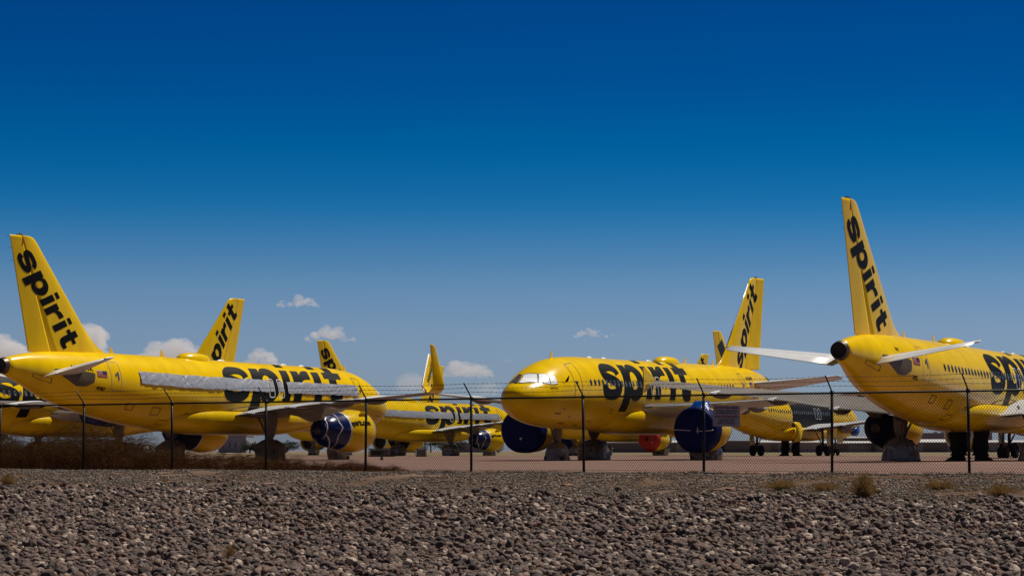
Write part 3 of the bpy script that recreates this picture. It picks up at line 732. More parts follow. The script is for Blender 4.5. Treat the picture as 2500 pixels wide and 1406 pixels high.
    # flag, registration, serial
    if reg:
        if s > 0: fn_ = lambda u, v: fus((32.95 if key == 'A' else 32.6) - u, ((.70 if key == 'A' else 1.0) + v)/2.04, s, .016)
        else: fn_ = lambda u, v: fus(30.5 + u, (.98 + v)/2.04, s, .016)
        A('registration', text_on(reg, .40, fn_, .02, 0, .2, spacing=1.15), M_BLK)
        fx = 31.05 if s > 0 else 31.0
        def fl(u, v): return fus(fx - u if s > 0 else fx + u, (.36 + v)/2.04, s, .016)
        fo_ = A('flag', rect_on(fl, 0, 0, .75, .42, 2, 4), M_WHITE)
        A('flag_stripes', merge(*[rect_on(lambda u, v: Vector(fl(u, v)) + Vector((0, s*.006, 0)), 0, .42*k/7, .75, .42*(k+.55)/7, 2, 1) for k in range(7)]), M_REDM, fo_)
        A('flag_canton', rect_on(lambda u, v: Vector(fl(u, v)) + Vector((0, s*.012, 0)), .42 if s > 0 else 0, .19, .75 if s > 0 else .33, .42, 1, 1), M_BLUEM, fo_)
    if serial:
        A('serial_number', text_on(serial, .34, lambda u, v: fus(31.15 - u, (-.55 + v)/2.04, s, .016), .03, 0, .2), M_BLK)
    if key == 'B': A('small_lettering', text_on('AIRBUS A320', .17, lambda u, v: fus(.95 + u*.62, (.80 - .32*u*.62/.8 + v*.9)/2.04 , s, .02), .03, 0, .2), M_BLK)
    # roof equipment
    if dome:
        def dm():
            n = 32; rings = []
            for k, h in ((1.0, 0), (.985, .09), (.93, .22), (.82, .32), (.55, .39), (.2, .42), (.02, .425)):
                ring = []
                for j in range(n):
                    a = 2*math.pi*j/n; dx = 1.42*k*math.cos(a) + (.1*math.cos(a) if k > .95 else 0); x = 20.35 + dx
                    ring.append((x, .68*k*math.sin(a), interp(TOP, x) - .06*(abs(math.sin(a))*k) + h - .05))
                rings.append(ring)
            return loft(rings, False, True)
        shared('dome', dm, M_Y2, 'antenna_dome', P)
    if antennas:
        def blade(x, h=.5): 
            z = interp(TOP, x) - .03
            V = [(x - .16, -.02, z), (x + .2, -.02, z), (x + .22, -.008, z + h), (x + .1, -.008, z + h)]
            V += [(a, -b, c) for a, b, c in V]; return V, [(0, 1, 2, 3), (7, 6, 5, 4), (0, 4, 5, 1), (1, 5, 6, 2), (2, 6, 7, 3), (3, 7, 4, 0)]
        for x, h in ((3.9, .45), (23.3, .42), (28.0, .38)):
            shared(('blade', x), lambda: blade(x, h), M_Y2, 'blade_antenna', P, False)
        for x, wdt in ((17.6, .38), (11.0, .32), (9.0, .3)):
            shared(('pod', x), lambda: loft([[(x + wdt*k*math.cos(2*math.pi*j/16), .12*k*math.sin(2*math.pi*j/16), interp(TOP, x) - .02 + h) for j in range(16)] for k, h in ((1, 0), (.85, .07), (.4, .1))], False, True), M_WHITE, 'roof_pod', P)
    # windscreen
    if s > 0 and key in 'AG':
        for pts, m in COCKPIT[1:]:
            b = fill2d([[(p[0] + NOSE*(1 - p[0]/7), p[1]) for p in pts]]); slice_bm(b, .12)
            for v in b.verts: v.co = Vector(fus(v.co.x, v.co.y, s, .02))
            A('cockpit_window', b, M_WFOIL)
    if s < 0:
        def pane(pts, off=.02):
            b = fill2d([[(p[0], p[1]) for p in pts]]); slice_bm(b, .12)
            for v in b.verts: v.co = Vector(fus(v.co.x, v.co.y, s, off))
            return b
        for pts, m in COCKPIT:
            c_ = (sum(p[0] for p in pts)/len(pts), sum(p[1] for p in pts)/len(pts))
            A('window_frame', pane([(c_[0] + (a - c_[0])*1.13, c_[1] + (b - c_[1])*1.12) for a, b in pts], .012), M_FRM)
            A('cockpit_window', pane(pts), m)
    return root
M_DFOILBAND = mat('dark_grey_wrap_sheet', (0.006, 0.007, 0.010), 0.6, spec=.15, nscale=2, namt=.3)
# cockpit panes: (x, angle) corner points on the nose skin, port side; angles above 90 deg reach across the centre line
COCKPIT = [
    ([(.90, 1.80), (1.05, 1.95), (.40, 2.25), (-.22, 1.70), (-.20, 1.60)], M_DFOIL),
    ([(.89, 1.70), (1.05, 1.225), (.43, .915), (-.15, 1.30), (-.22, 1.50)], M_WFOIL),
    ([(1.10, 1.17), (1.34, 1.02), (1.20, .70), (1.07, .575), (.53, .875)], M_WFOIL),
    ([(1.46, .94), (1.69, .834), (1.76, .68), (1.62, .45), (1.15, .53)], M_WFOIL),
]
#@@COCKPIT@@

AC = []
ALL_AC = [
 dict(key='A', label='yellow airliner at the left, tail towards the fence, silver foil over its side windows', X=-9.208, Y=162.186, head=59.97, vis=1, tipz=3.62, tips=('sharklet', 'none'), edx=-.75, strip=True, windows=False, rear=('blue', 'navy'), reg='N687NK', serial='4387'),
 dict(key='B', label='yellow airliner in the centre, nose to the left, white foil over its cockpit windows', X=.43, Y=132.564, head=242.67, vis=-1, tipz=4.22, tips=('sharklet', 'sharklet'), front=('navy', 'blue'), rudder=-.33, reg='N533NK'),
 dict(key='D', label='yellow airliner at the right edge with round black tail exhaust and bare oval windows', X=32.93, Y=143.88, head=61.82, vis=1, tipz=4.35, tips=('fence', 'fence'), rear=('navy', 'navy'), reg='N', serial='392', curtain=True),
 dict(key='G', label='smaller looking yellow airliner with silver foil windows, behind the leftmost airliner\'s nose', X=-.035, Y=286.4, head=55.27, vis=1, tipz=3.8, strip=True, windows=False, rear=('blue', 'navy'), detail=False, antennas=False),
 dict(key='H', label='yellow airliner behind the leftmost one, nose off the left edge, blue wrap under its wing', X=-40.17, Y=155.27, head=238.76, vis=-1, tipz=4.2, engines=(True, False), detail=False),
 dict(key='K', label='far yellow airliner glimpsed under the centre one, engine closed with a round red cover', X=4.476, Y=263.75, head=237.17, vis=-1, tipz=4.2, front=('navy', 'red'), detail=False, antennas=False),
 dict(key='F', label='yellow airliner with a dark grey wrapped band round its middle, standing on bare wheels', X=38.2, Y=268.16, head=60.37, vis=1, tipz=4.2, letters=False, band=True, gear='bare', engines=(False, False), fintext='block', curtain=True, detail=False, antennas=False, rear=('none', 'none'), dome=False, reg='N'),
 dict(key='J', label='distant yellow airliner of which only the lettered fin shows beside the upright wingtips', X=-28.0, Y=304.0, head=240, vis=-1, letters=False, windows=False, detail=False, antennas=False, dome=False),
 dict(key='M', label='yellow airliner showing only its underside and black nose wheels beneath the rightmost one', X=33.7, Y=170.7, head=240, vis=-1, letters=False, windows=False, gear='bare', detail=False, antennas=False, dome=False),
]
def place(r_):   # flip so that local +x (aft) points away from the heading
    h = r_.rotation_euler.z; r_.rotation_euler = (0, 0, h + math.pi); return r_
for a in ALL_AC:
    ro = aircraft(**a); del ro['_flip']; place(ro); ro.name = 'parked_aircraft'
    AC.append(ro)
# ------------------------------------------------------------------ terrain
FX0, FY0, FDX, FDY = -13.606, 63.2, 2.534, -1.697     # first fence post and step to the next one
NX, NY = -0.5563, -0.8310                              # fence normal, towards the camera
def tdist(x, y): return (x - FX0)*NX + (y - FY0)*NY
TT = [(-6, -.40), (-3, -.22), (-1.6, -.13), (-.6, -.07), (0, -.05), (1, -.06), (2.2, -.13), (4, -.30), (7, -.50), (12, -.78), (18, -1.02), (25, -1.1), (45, -1.15), (90, -1.2)]
def gz(x, y):
    t = tdist(x, y); z = interp(TT, t)
    if t > -1: z += .05*noise.noise(Vector((x*.45, y*.45, 0)))*min(1, (t+1)/2) + .03*noise.noise(Vector((x*1.7, y*1.7, 3)))*min(1, max(0, t)/2)
    return z
def ground_mat(name, c1, c2, c3, sc1, sc2, bump, bsc, rough=.9):
    m = bpy.data.materials.new(name); t, b = nodes(m); N = t.nodes; L = t.links
    b.inputs['Roughness'].default_value = rough; b.inputs['Specular IOR Level'].default_value = .2
    co = N.new('ShaderNodeTexCoord')
    def nz(s, d=8):
        n = N.new('ShaderNodeTexNoise'); n.inputs['Scale'].default_value = s; n.inputs['Detail'].default_value = d; L.new(co.outputs['Object'], n.inputs['Vector']); return n
    a = nz(sc1); r = N.new('ShaderNodeValToRGB'); r.color_ramp.elements[0].position = .38; r.color_ramp.elements[1].position = .62
    r.color_ramp.elements[0].color = (*c1, 1); r.color_ramp.elements[1].color = (*c2, 1); L.new(a.outputs['Fac'], r.inputs[0])
    a2 = nz(sc2); r2 = N.new('ShaderNodeValToRGB'); r2.color_ramp.elements[0].position = .5; r2.color_ramp.elements[1].position = .72; L.new(a2.outputs['Fac'], r2.inputs[0])
    mx = N.new('ShaderNodeMix'); mx.data_type = 'RGBA'; mx.inputs[7].default_value = (*c3, 1); L.new(r2.outputs[0], mx.inputs[0]); L.new(r.outputs[0], mx.inputs[6]); L.new(mx.outputs[2], b.inputs['Base Color'])
    v = nz(bsc, 10); bp = N.new('ShaderNodeBump'); bp.inputs['Strength'].default_value = bump; bp.inputs['Distance'].default_value = .05
    L.new(v.outputs['Fac'], bp.inputs['Height']); L.new(bp.outputs[0], b.inputs['Normal']); return m
M_DIRT = ground_mat('brown_dirt', (.105, .060, .038), (.185, .112, .074), (.075, .048, .033), .8, 6, 1.0, 16)
M_APRON = ground_mat('dusty_apron', (.205, .120, .092), (.24, .142, .110), (.17, .108, .083), .05, .3, .4, 3)
M_VERGE = ground_mat('dry_verge', (.20, .145, .075), (.25, .18, .10), (.13, .12, .055), .05, .2, .5, 1)
M_FAR = ground_mat('desert_floor', (.30, .23, .17), (.34, .26, .19), (.2, .18, .12), .01, .03, .2, .3)
def grid_patch():
    # fence-aligned grid: u along the fence, t towards the camera
    us = [-26 + .17*i for i in range(int(92/.17))]; ts = [-5 + .5*i for i in range(8)] + [-1 + .13*i for i in range(int(30/.13))] + [29.2 + 1.5*i for i in range(30)]
    V = []; F = []; nu = len(us)
    for t in ts:
        for u in us:
            x = FX0 + .831*u + NX*t; y = FY0 - .556*u + NY*t
            V.append((x, y, gz(x, y)))
    for j in range(len(ts)-1):
        for i in range(nu-1):
            a = j*nu + i; F.append((a, a+nu, a+nu+1, a+1))
    return V, F
tag(obj('embankment', grid_patch(), M_DIRT), kind='structure')
def fpt(u, t, z): return (FX0 + .831*u + NX*t, FY0 - .556*u + NY*t, z)
# wide flat surroundings so the bank does not end at its mesh
tag(obj('roadside_ground', ([fpt(-3000, 28, -1.22), fpt(3000, 28, -1.22), fpt(3000, 400, -1.3), fpt(-3000, 400, -1.3)], [(0, 3, 2, 1)]), M_DIRT), kind='structure')
for u0, u1 in ((-1500, -25.8), (65.7, 1500)):
    pts = []; tt = [-5, -3, -1.5, 0, 2, 4, 7, 12, 18, 29]
    for t in tt: pts += [fpt(u0, t, interp(TT, t) - .01), fpt(u1, t, interp(TT, t) - .01)]
    tag(obj('roadside_bank', (pts, [(2*i, 2*i+2, 2*i+3, 2*i+1) for i in range(len(tt)-1)]), M_DIRT), kind='structure')
tag(obj('apron', ([fpt(-600, -2.0, GZ), fpt(600, -2.0, GZ), fpt(900, -1500, GZ), fpt(-900, -1500, GZ)], [(0, 1, 2, 3)]), M_APRON), kind='structure')
tag(obj('desert_ground', ([(-9000, 100, GZ - .25), (9000, 100, GZ - .25), (12000, 16000, GZ - .25), (-12000, 16000, GZ - .25)], [(0, 1, 2, 3)]), M_FAR), kind='structure')
tag(obj('grass_verge', ([(-500, 262, GZ + .004), (600, 262, GZ + .004), (900, 640, GZ + .004), (-700, 640, GZ + .004)], [(0, 1, 2, 3)]), M_VERGE), kind='structure')
tag(obj('kerb_strip', ([(-700, 640, GZ + .008), (900, 640, GZ + .008), (900, 672, GZ + .008), (-700, 672, GZ + .008)], [(0, 1, 2, 3)]), mat('pale_concrete', (.45, .42, .37), .8)), kind='structure')

# ------------------------------------------------------------------ stones
rng = np.random.default_rng(5)
def ico(sub):
    bm = bmesh.new(); bmesh.ops.create_icosphere(bm, subdivisions=sub, radius=1); bm.verts.ensure_lookup_table()
    v = np.array([q.co[:] for q in bm.verts]); f = np.array([[w_.index for w_ in p.verts] for p in bm.faces]); bm.free(); return v, f
def stones(name, n, tr, size, sub, m, accept, squash=(.6, 1.0), lift=.35, label=None, seed=1):
    """scatter of rounded stones: a cloud of points, each carrying one of twelve stone shapes"""
    r_ = np.random.default_rng(seed)
    pc = bpy.data.collections.new(name + '_shapes')
    bv, bf = ico(sub)
    for k in range(12):
        V = []
        for p in bv:
            p = Vector(p); d = 1 + .46*noise.noise(p*1.0 + Vector((k*7.3, 0, 0))) + .16*noise.noise(p*2.4 + Vector((0, k*5.1, 0))); V.append(p*d)
        me = bpy.data.meshes.new('stone'); me.from_pydata(V, [], bf.tolist()); me.materials.append(m); me.polygons.foreach_set('use_smooth', [True]*len(bf))
        pc.objects.link(bpy.data.objects.new('stone', me))
    P = []; ROT = []; SCL = []; IDX = []
    ys_ = r_.uniform(25, 66, n); xs_ = r_.uniform(-1, 1, n)*17.0
    for i in range(n):
        x, y = xs_[i], ys_[i]
        if abs(x) > 2.2 + y*.225: continue
        ti = tdist(x, y)
        if ti < tr[0] or ti > tr[1] or not accept(x, y, ti, r_): continue
        q = min(size[0]*math.exp(r_.normal(0, size[1])), size[0]*2.5)
        P.append((x, y, gz(x, y) + q*lift*r_.uniform(-.3, 2.6))); ROT.append((r_.normal(0, .3), r_.normal(0, .3), r_.uniform(0, 6.283)))
        SCL.append((q*r_.uniform(.85, 1.35), q*r_.uniform(.7, 1.0), q*r_.uniform(*squash))); IDX.append(int(r_.integers(12)))
    me = bpy.data.meshes.new(name); me.from_pydata(P, [], [])
    for nm, ty, dat, ch in (('rot', 'FLOAT_VECTOR', ROT, 'vector'), ('scl', 'FLOAT_VECTOR', SCL, 'vector')):
        a = me.attributes.new(nm, ty, 'POINT'); a.data.foreach_set('vector', np.array(dat, np.float32).ravel())
    a = me.attributes.new('pid', 'INT', 'POINT'); a.data.foreach_set('value', np.array(IDX, np.int32))
    o = bpy.data.objects.new(name, me); COL.objects.link(o); tag(o, label, None, None, 'stuff')
    g = bpy.data.node_groups.new(name, 'GeometryNodeTree'); g.interface.new_socket('Geometry', in_out='INPUT', socket_type='NodeSocketGeometry'); g.interface.new_socket('Geometry', in_out='OUTPUT', socket_type='NodeSocketGeometry')
    N = g.nodes; gi = N.new('NodeGroupInput'); go = N.new('NodeGroupOutput'); ip = N.new('GeometryNodeInstanceOnPoints'); ci = N.new('GeometryNodeCollectionInfo')
    ci.inputs['Collection'].default_value = pc; ci.inputs['Separate Children'].default_value = True; ci.inputs['Reset Children'].default_value = True; ip.inputs['Pick Instance'].default_value = True
    def at_(nm, ty):
        q = N.new('GeometryNodeInputNamedAttribute'); q.data_type = ty; q.inputs['Name'].default_value = nm; return [k for k in q.outputs if k.enabled and k.name == 'Attribute'][0]
    L = g.links; L.new(gi.outputs[0], ip.inputs['Points']); L.new(ci.outputs[0], ip.inputs['Instance']); L.new(at_('pid', 'INT'), ip.inputs['Instance Index'])
    L.new(at_('rot', 'FLOAT_VECTOR'), ip.inputs['Rotation']); L.new(at_('scl', 'FLOAT_VECTOR'), ip.inputs['Scale']); L.new(ip.outputs[0], go.inputs[0])
    md = o.modifiers.new('stones', 'NODES'); md.node_group = g
    return o
def stone_mat(name, cols, rough=.75, inst=False, thin=False):
    m = bpy.data.materials.new(name); t, b = nodes(m); N = t.nodes; L = t.links
    b.inputs['Roughness'].default_value = rough; b.inputs['Specular IOR Level'].default_value = .3
    g = N.new('ShaderNodeObjectInfo') if inst else N.new('ShaderNodeNewGeometry'); r = N.new('ShaderNodeValToRGB'); r.color_ramp.interpolation = 'CONSTANT'
    k = len(cols)
    for i, c in enumerate(cols):
        e = r.color_ramp.elements[i] if i < 2 else r.color_ramp.elements.new(i/k)
        e.position = i/k; e.color = (*c, 1)
    L.new(g.outputs['Random' if inst else 'Random Per Island'], r.inputs[0])
    co = N.new('ShaderNodeTexCoord'); n = N.new('ShaderNodeTexNoise'); n.inputs['Scale'].default_value = 30; n.inputs['Detail'].default_value = 6; L.new(co.outputs['Object'], n.inputs['Vector'])
    mr = N.new('ShaderNodeMapRange'); mr.inputs[3].default_value = .6; mr.inputs[4].default_value = 1.35; L.new(n.outputs['Fac'], mr.inputs[0])
    mx = N.new('ShaderNodeMix'); mx.data_type = 'RGBA'; mx.blend_type = 'MULTIPLY'; mx.inputs[0].default_value = 1; L.new(r.outputs[0], mx.inputs[6]); L.new(mr.outputs[0], mx.inputs[7]); L.new(mx.outputs[2], b.inputs['Base Color'])
    bp = N.new('ShaderNodeBump'); bp.inputs['Strength'].default_value = .5; bp.inputs['Distance'].default_value = .01; L.new(n.outputs['Fac'], bp.inputs['Height']); L.new(bp.outputs[0], b.inputs['Normal'])
    if thin:      # dry blades let sunlight through
        tr = N.new('ShaderNodeBsdfTranslucent'); ms = N.new('ShaderNodeMixShader'); ms.inputs[0].default_value = .35; L.new(mx.outputs[2], tr.inputs['Color']); L.new(b.outputs[0], ms.inputs[1]); L.new(tr.outputs[0], ms.inputs[2]); L.new(ms.outputs[0], N['Material Output'].inputs['Surface'])
    return m
M_COB = stone_mat('river_cobbles', [(0.163, 0.104, 0.080), (0.072, 0.046, 0.037), (0.223, 0.150, 0.117), (0.121, 0.075, 0.057), (0.146, 0.104, 0.090), (0.271, 0.187, 0.146), (0.056, 0.040, 0.034), (0.135, 0.090, 0.071), (0.190, 0.101, 0.073), (0.100, 0.071, 0.062), (0.477, 0.361, 0.284), (0.089, 0.055, 0.041), (0.174, 0.126, 0.098), (0.114, 0.075, 0.066)], inst=True)
M_GRV = stone_mat('gravel_chips', [(.13, .095, .072), (.08, .06, .046), (.19, .15, .12), (.105, .078, .06), (.34, .31, .27), (.06, .046, .036), (.15, .10, .075), (.095, .075, .06)], inst=True)
def cob_edge(x, y): return 6.1 + (.55 if x > 1 else 0) - (.6 if x < -4 else 0) + 1.5*noise.noise(Vector((x*.3, y*.3, 9))) + .8*noise.noise(Vector((x*1.1, y*1.1, 4)))
def cob_ok(x, y, t, r_):
    e = cob_edge(x, y)
    if noise.noise(Vector((x*.42, y*.30, 40))) > .34 + .02*(t - e) and r_.uniform() < .8: return False      # bare dirt hollows
    if t < e: return r_.uniform() < .02*max(0, 1 - (e - t)/2.5)
    return t > e + 1.2 or (t > e and r_.uniform() < (t - e)/1.2)
stones('cobble_slope', 560000, (3.4, 34), (.0265, .42), 3, M_COB, cob_ok, squash=(.72, 1.15), lift=.6, seed=3, label='slope of loose grey river cobbles')
def grv_ok(x, y, t, r_):
    if t > cob_edge(x, y) + 1.6: return False
    return noise.noise(Vector((x*.5, y*.5, 2))) + .5*noise.noise(Vector((x*1.6, y*1.6, 6))) > -.34 + (.2 if t < 1 else 0)
stones('gravel', 620000, (.2, 9.5), (.0095, .62), 2, M_GRV, grv_ok, seed=8, lift=.25, label='thin gravel scattered on the brown bank top')

# ------------------------------------------------------------------ dry plants
def blades(specs):
    """specs: list of (base, direction, length, width, bend)"""
    V = []; F = []
    for b, d, L_, w_, be in specs:
        b = Vector(b); d = Vector(d).normalized(); side = d.cross(Vector((0.3, 1, 0.1))); side = side.normalized()*w_/2
        h = Vector((d.x, d.y, 0)); o = len(V)
        p1 = b + d*L_*.5 + h*be*L_*.1; p2 = b + d*L_ + h*be*L_*.6 - Vector((0, 0, be*L_*.35))
        V += [b - side, b + side, p1 - side*.7, p1 + side*.7, p2]
        F += [(o, o+1, o+3, o+2), (o+2, o+3, o+4)]
    return V, F
M_STRAW = stone_mat('dry_straw', [(.26, .14, .045), (.15, .075, .025), (.36, .21, .075), (.10, .05, .018), (.19, .095, .032), (.30, .165, .05)], .8, thin=True)
M_BRUSH = stone_mat('dead_brush', [(.085, .027, .008), (.038, .013, .005), (.12, .042, .012), (.022, .009, .004), (.048, .017, .006), (.21, .10, .028), (.07, .022, .007), (.10, .034, .010)], .85, thin=True)
M_GOLD = stone_mat('golden_weed', [(.26, .15, .05), (.19, .105, .035), (.32, .20, .075), (.13, .075, .028)], .85, thin=True)
def brush_height(u):       # u = metres along the fence from the first post
    return interp([(-6, .95), (1, 1.08), (2.6, 1.2), (3.8, .92), (5, .58), (6.5, .46), (8.4, .42), (9.6, .36), (10.8, .28), (12.2, .10)], u)
def env(u, t):             # ragged outline: bushes with gaps between them
    a = noise.noise(Vector((u*1.1, t*.5, 3))); b = noise.noise(Vector((u*3.3, t*1.3, 8))); c = noise.noise(Vector((u*8, t*2, 5)))
    return brush_height(u)*max(.12, .74 + .55*a + .42*b + .25*c)
r_ = np.random.default_rng(11)
sp = []
for i in range(64000):     # dead twigs filling the bushes
    u = r_.uniform(-6, 12.4); t = -r_.uniform(.12, 2.6); h = env(u, t); z = r_.uniform(0, 1)**1.15*h
    if u > 5 and (r_.uniform() < .35 or noise.noise(Vector((u*2.2, t, 17))) > .12): continue
    b = fpt(u, t, interp(TT, t) - .02 + z); a = r_.uniform(0, 6.28)
    sp.append((b, (math.cos(a)*.9, math.sin(a)*.9, r_.uniform(-.15, 1.3)), r_.uniform(.05, .17), .010, r_.uniform(0, .8)))
for i in range(9000):      # a few tall bare stems
    u = r_.uniform(-6, 12.4); t = -r_.uniform(.12, 2.6); h = env(u, t)
    sp.append((fpt(u, t, interp(TT, t) - .02), (r_.normal(0, .35), r_.normal(0, .35), 1), h*r_.uniform(.7, 1.25), .007, r_.uniform(0, .6)))
tag(obj('dead_brush', blades(sp), M_BRUSH, None, False), 'dark tangle of dead brush banked behind the left of the fence', 'brush', kind='stuff')
sp = []
for i in range(13000):
    u = r_.uniform(-6, 9); t = -r_.uniform(.1, 2.2); k = 1 if u < 4.4 else .22
    if r_.uniform() > k or noise.noise(Vector((u*1.0, t*.8, 7))) < -.12: continue
    z = interp(TT, t) + env(u, t)*r_.uniform(.45, 1.05); b = fpt(u, t, z); a = r_.uniform(-.5, 1.1)
    sp.append((b, (math.cos(a), .3*math.sin(a), r_.uniform(.0, .9)), r_.uniform(.10, .42), .009, r_.uniform(.3, 1.1)))
tag(obj('tumbleweed_stems', blades(sp), M_STRAW, None, False), 'pale arching stems over the dark brush at far left', 'brush', kind='stuff')
sp = []
for i in range(9000):
    u = r_.uniform(8, 31); t = r_.uniform(-.75, .5)
    if noise.noise(Vector((u*1.5, t*2, 31))) < .02: continue
    h = .05 + .10*max(0, noise.noise(Vector((u*.8, 0, 12)))) + (.12 if r_.uniform() < .03 else 0)
    b = fpt(u, t, gz(*fpt(u, t, 0)[:2]) - .01); sp.append((b, (r_.normal(0, .5), r_.normal(0, .3), 1), h*r_.uniform(.4, 1.1), .006, r_.uniform(0, .7)))
tag(obj('fence_line_weeds', blades(sp), M_BRUSH, None, False), 'low dead weeds along the foot of the fence', 'weeds', kind='stuff')
def shrub(x, y, w_, h, n, m, label, seed, name='dry_shrub', group='dry shrubs on the bank', flat=1.0):
    q = np.random.default_rng(seed); S = []; z = gz(x, y)
    for i in range(n):
        a = q.uniform(0, 6.28); e = q.uniform(.08, 1)**.7*math.pi/2; rr = q.uniform(.25, 1)
        if q.uniform() < .3: b = (x + w_*.08*math.cos(a), y + w_*.08*math.sin(a), z); L_ = math.hypot(w_*math.cos(e)/2, h*math.sin(e))*q.uniform(.5, 1.0)
        else:
            b = (x + w_*.5*rr*math.cos(a)*math.cos(e), y + w_*.5*rr*math.sin(a)*math.cos(e), z + h*.85*rr*math.sin(e)); L_ = min(w_, h)*q.uniform(.12, .34)
        S.append((b, (math.cos(a)*math.cos(e) + q.normal(0, .4), math.sin(a)*math.cos(e) + q.normal(0, .4), math.sin(e) + .25 + q.normal(0, .3)), L_, .0055, q.uniform(0, .8)))
    return tag(obj(name, blades(S), m, None, False), label, 'shrub', group)
def gpt(px, py, Zs=None):
    """ground point seen at a picture position: used only to read off plan positions on the bank"""
    dx = (px - 1250)/5800; ang = math.atan((703 - py)/5800) + R(3.915); lo, hi = 24.0, 62.0
    for _ in range(40):
        m_ = (lo + hi)/2
        if .425 + math.tan(ang)*m_ > gz(dx*m_, m_): lo = m_
        else: hi = m_
    return dx*lo, lo
for i, (px, py, w_, h, n, m, lab) in enumerate([
    (2106, 1214, .50, .44, 1500, M_GOLD, 'upright rusty bush on the bank, right of the fourth fence post from the right'),
    (22, 1182, .55, .28, 900, M_GOLD, 'rusty clump at the left edge where brush meets gravel'),
    (566, 1372, .24, .26, 420, M_GOLD, 'lone pale tuft growing among the nearest cobbles'),
    (1905, 1194, 1.0, .15, 1500, M_GOLD, 'flat golden weed patch left of the upright bush'),
    (2010, 1197, .9, .13, 1300, M_GOLD, 'low golden weed patch just beside the upright bush'),
    (2290, 1194, 1.1, .12, 1400, M_GOLD, 'sparse golden patch right of the upright bush'),
    (2440, 1212, .75, .24, 1300, M_GOLD, 'domed rusty clump near the right edge'),
    (1935, 1152, .40, .10, 500, M_GOLD, 'small golden tuft at the fence foot left of a post'),
    (405, 1176, .35, .08, 320, M_GOLD, 'thin flat weed on the gravel under the dark brush'),
    (655, 1242, .8, .10, 420, M_BRUSH, 'sprawling dead stems over a hollow in the cobbles'),
    (1590, 1150, .42, .14, 420, M_BRUSH, 'spiky dead plant against the fence, left of the sign'),
    (1395, 1150, .45, .22, 260, M_BRUSH, 'thin dark plant at a fence post below the centre nose')]):
    x, y = gpt(px, py); shrub(x, y, w_, h, n, m, lab, 50 + i)
sp = []
for i in range(90000):
    y = r_.uniform(38, 62); x = r_.uniform(-1, 1)*(2 + y*.225); t = tdist(x, y)
    if t < .2 or t > 8.2: continue
    d = noise.noise(Vector((x*.55, y*.8, 21))) + .4*noise.noise(Vector((x*2, y*2, 2))) + (.20 if x > 3 else -.05)
    if d < .12 or r_.uniform() > (d - .1)*3: continue
    sp.append(((x, y, gz(x, y) - .005), (r_.normal(0, .9), r_.normal(0, .9), .55), r_.uniform(.05, .14), .008, r_.uniform(0, .9)))
tag(obj('dry_grass', blades(sp), M_GOLD, None, False), 'sparse straw growing in patches over the bank top', 'grass', kind='stuff')
# clods of red earth on the bank
for i, (px, py, w_) in enumerate([(1770, 1198, .5), (1380, 1186, .35), (1190, 1190, .3), (660, 1182, .35), (420, 1178, .3), (740, 1170, .25), (1830, 1190, .22)]):
    x, y = gpt(px, py); bv, bf = ico(3)
    V = [Vector((x, y, gz(x, y))) + Vector((p[0]*w_/2, p[1]*w_*.35, p[2]*w_*.13))*(1 + .5*noise.noise(Vector(p)*1.8 + Vector((i*3, 0, 0)))) for p in bv]
    tag(obj('earth_clod', (V, [tuple(f) for f in bf.tolist()]), ground_mat('red_earth', (.26, .15, .11), (.32, .19, .14), (.16, .09, .07), 4, 9, 1, 30) if 'red_earth' not in bpy.data.materials else bpy.data.materials['red_earth']),
        ['broad red earth clod below the right-hand fence bay', 'red clod mid-bank under the centre nose', 'small red clod left of the centre of the bank', 'red clod under the right end of the dark brush', 'small red clod at left on the gravel', 'reddish lump close to the dark brush', 'small red clod right of the broad one'][i], 'clod', 'red earth clods on the bank')
# wire netting pinned over the cobbles
def netting():
    parts = []
    for dirn, step, rr in ((1, .22, .0012), (-1, .44, .0009)):
        c = -16.0
        while c < 52:
            pts = []
            t = 5.2
            while t < 31:
                u = c + dirn*(t - 5)*.55; x, y, _ = fpt(u, t, 0); t += .8
                if y < 26 or abs(x) > 2.2 + y*.225: continue
                pts.append((x, y, gz(x, y) + .085 + .02*math.sin(t*3 + c)))
            if len(pts) > 2: parts.append(tube(pts, rr, 3, False))
            c += step
    return merge(*parts)
tag(obj('wire_netting', netting(), mat('rusty_netting_wire', (.20, .17, .14), .6, metal=.2), None, False), 'thin wire netting laid over the cobble slope', 'netting', kind='stuff')

# ------------------------------------------------------------------ fence
fr = empty('chain_link_fence', (0, 0, 0)); tag(fr, 'black chain-link fence with three strands of barbed wire, crossing the whole view', 'fence')
RAIL = 1.62
def fp(k, z, t=0): return (FX0 + FDX*k + NX*t, FY0 + FDY*k + NY*t, z)
postbm = merge(tube([(0, 0, -.3), (0, 0, RAIL + .01)], .030, 12), tube([(0, 0, RAIL - .04), (0, 0, RAIL + .05)], .038, 12))
arm = tube([(0, 0, RAIL + .02), (NX*.03, NY*.03, RAIL + .06), (NX*.30, NY*.30, RAIL + .35)], .016, 8)
p0 = None
for k in range(-3, 14):
    if p0 is None:
        p0 = obj('post', postbm, M_FENCE, fr); p1 = obj('barb_arm', arm, M_FENCE, p0)
        p0.location = fp(k, 0); 
    else:
        a = p0.copy(); COL.objects.link(a); a.parent = fr; a.location = fp(k, 0); a.rotation_euler = (R(.5*math.sin(k*2.3)), R(.55*math.sin(k*1.7 + 1)), 0); b = p1.copy(); COL.objects.link(b); b.parent = a
obj('top_rail', tube([fp(-3, RAIL), fp(4, RAIL - .004), fp(13, RAIL)], .021, 10), M_FENCE, fr)
obj('tension_wire', tube([fp(-3, -.02), fp(13, -.0)], .003, 4), M_FENCE, fr)
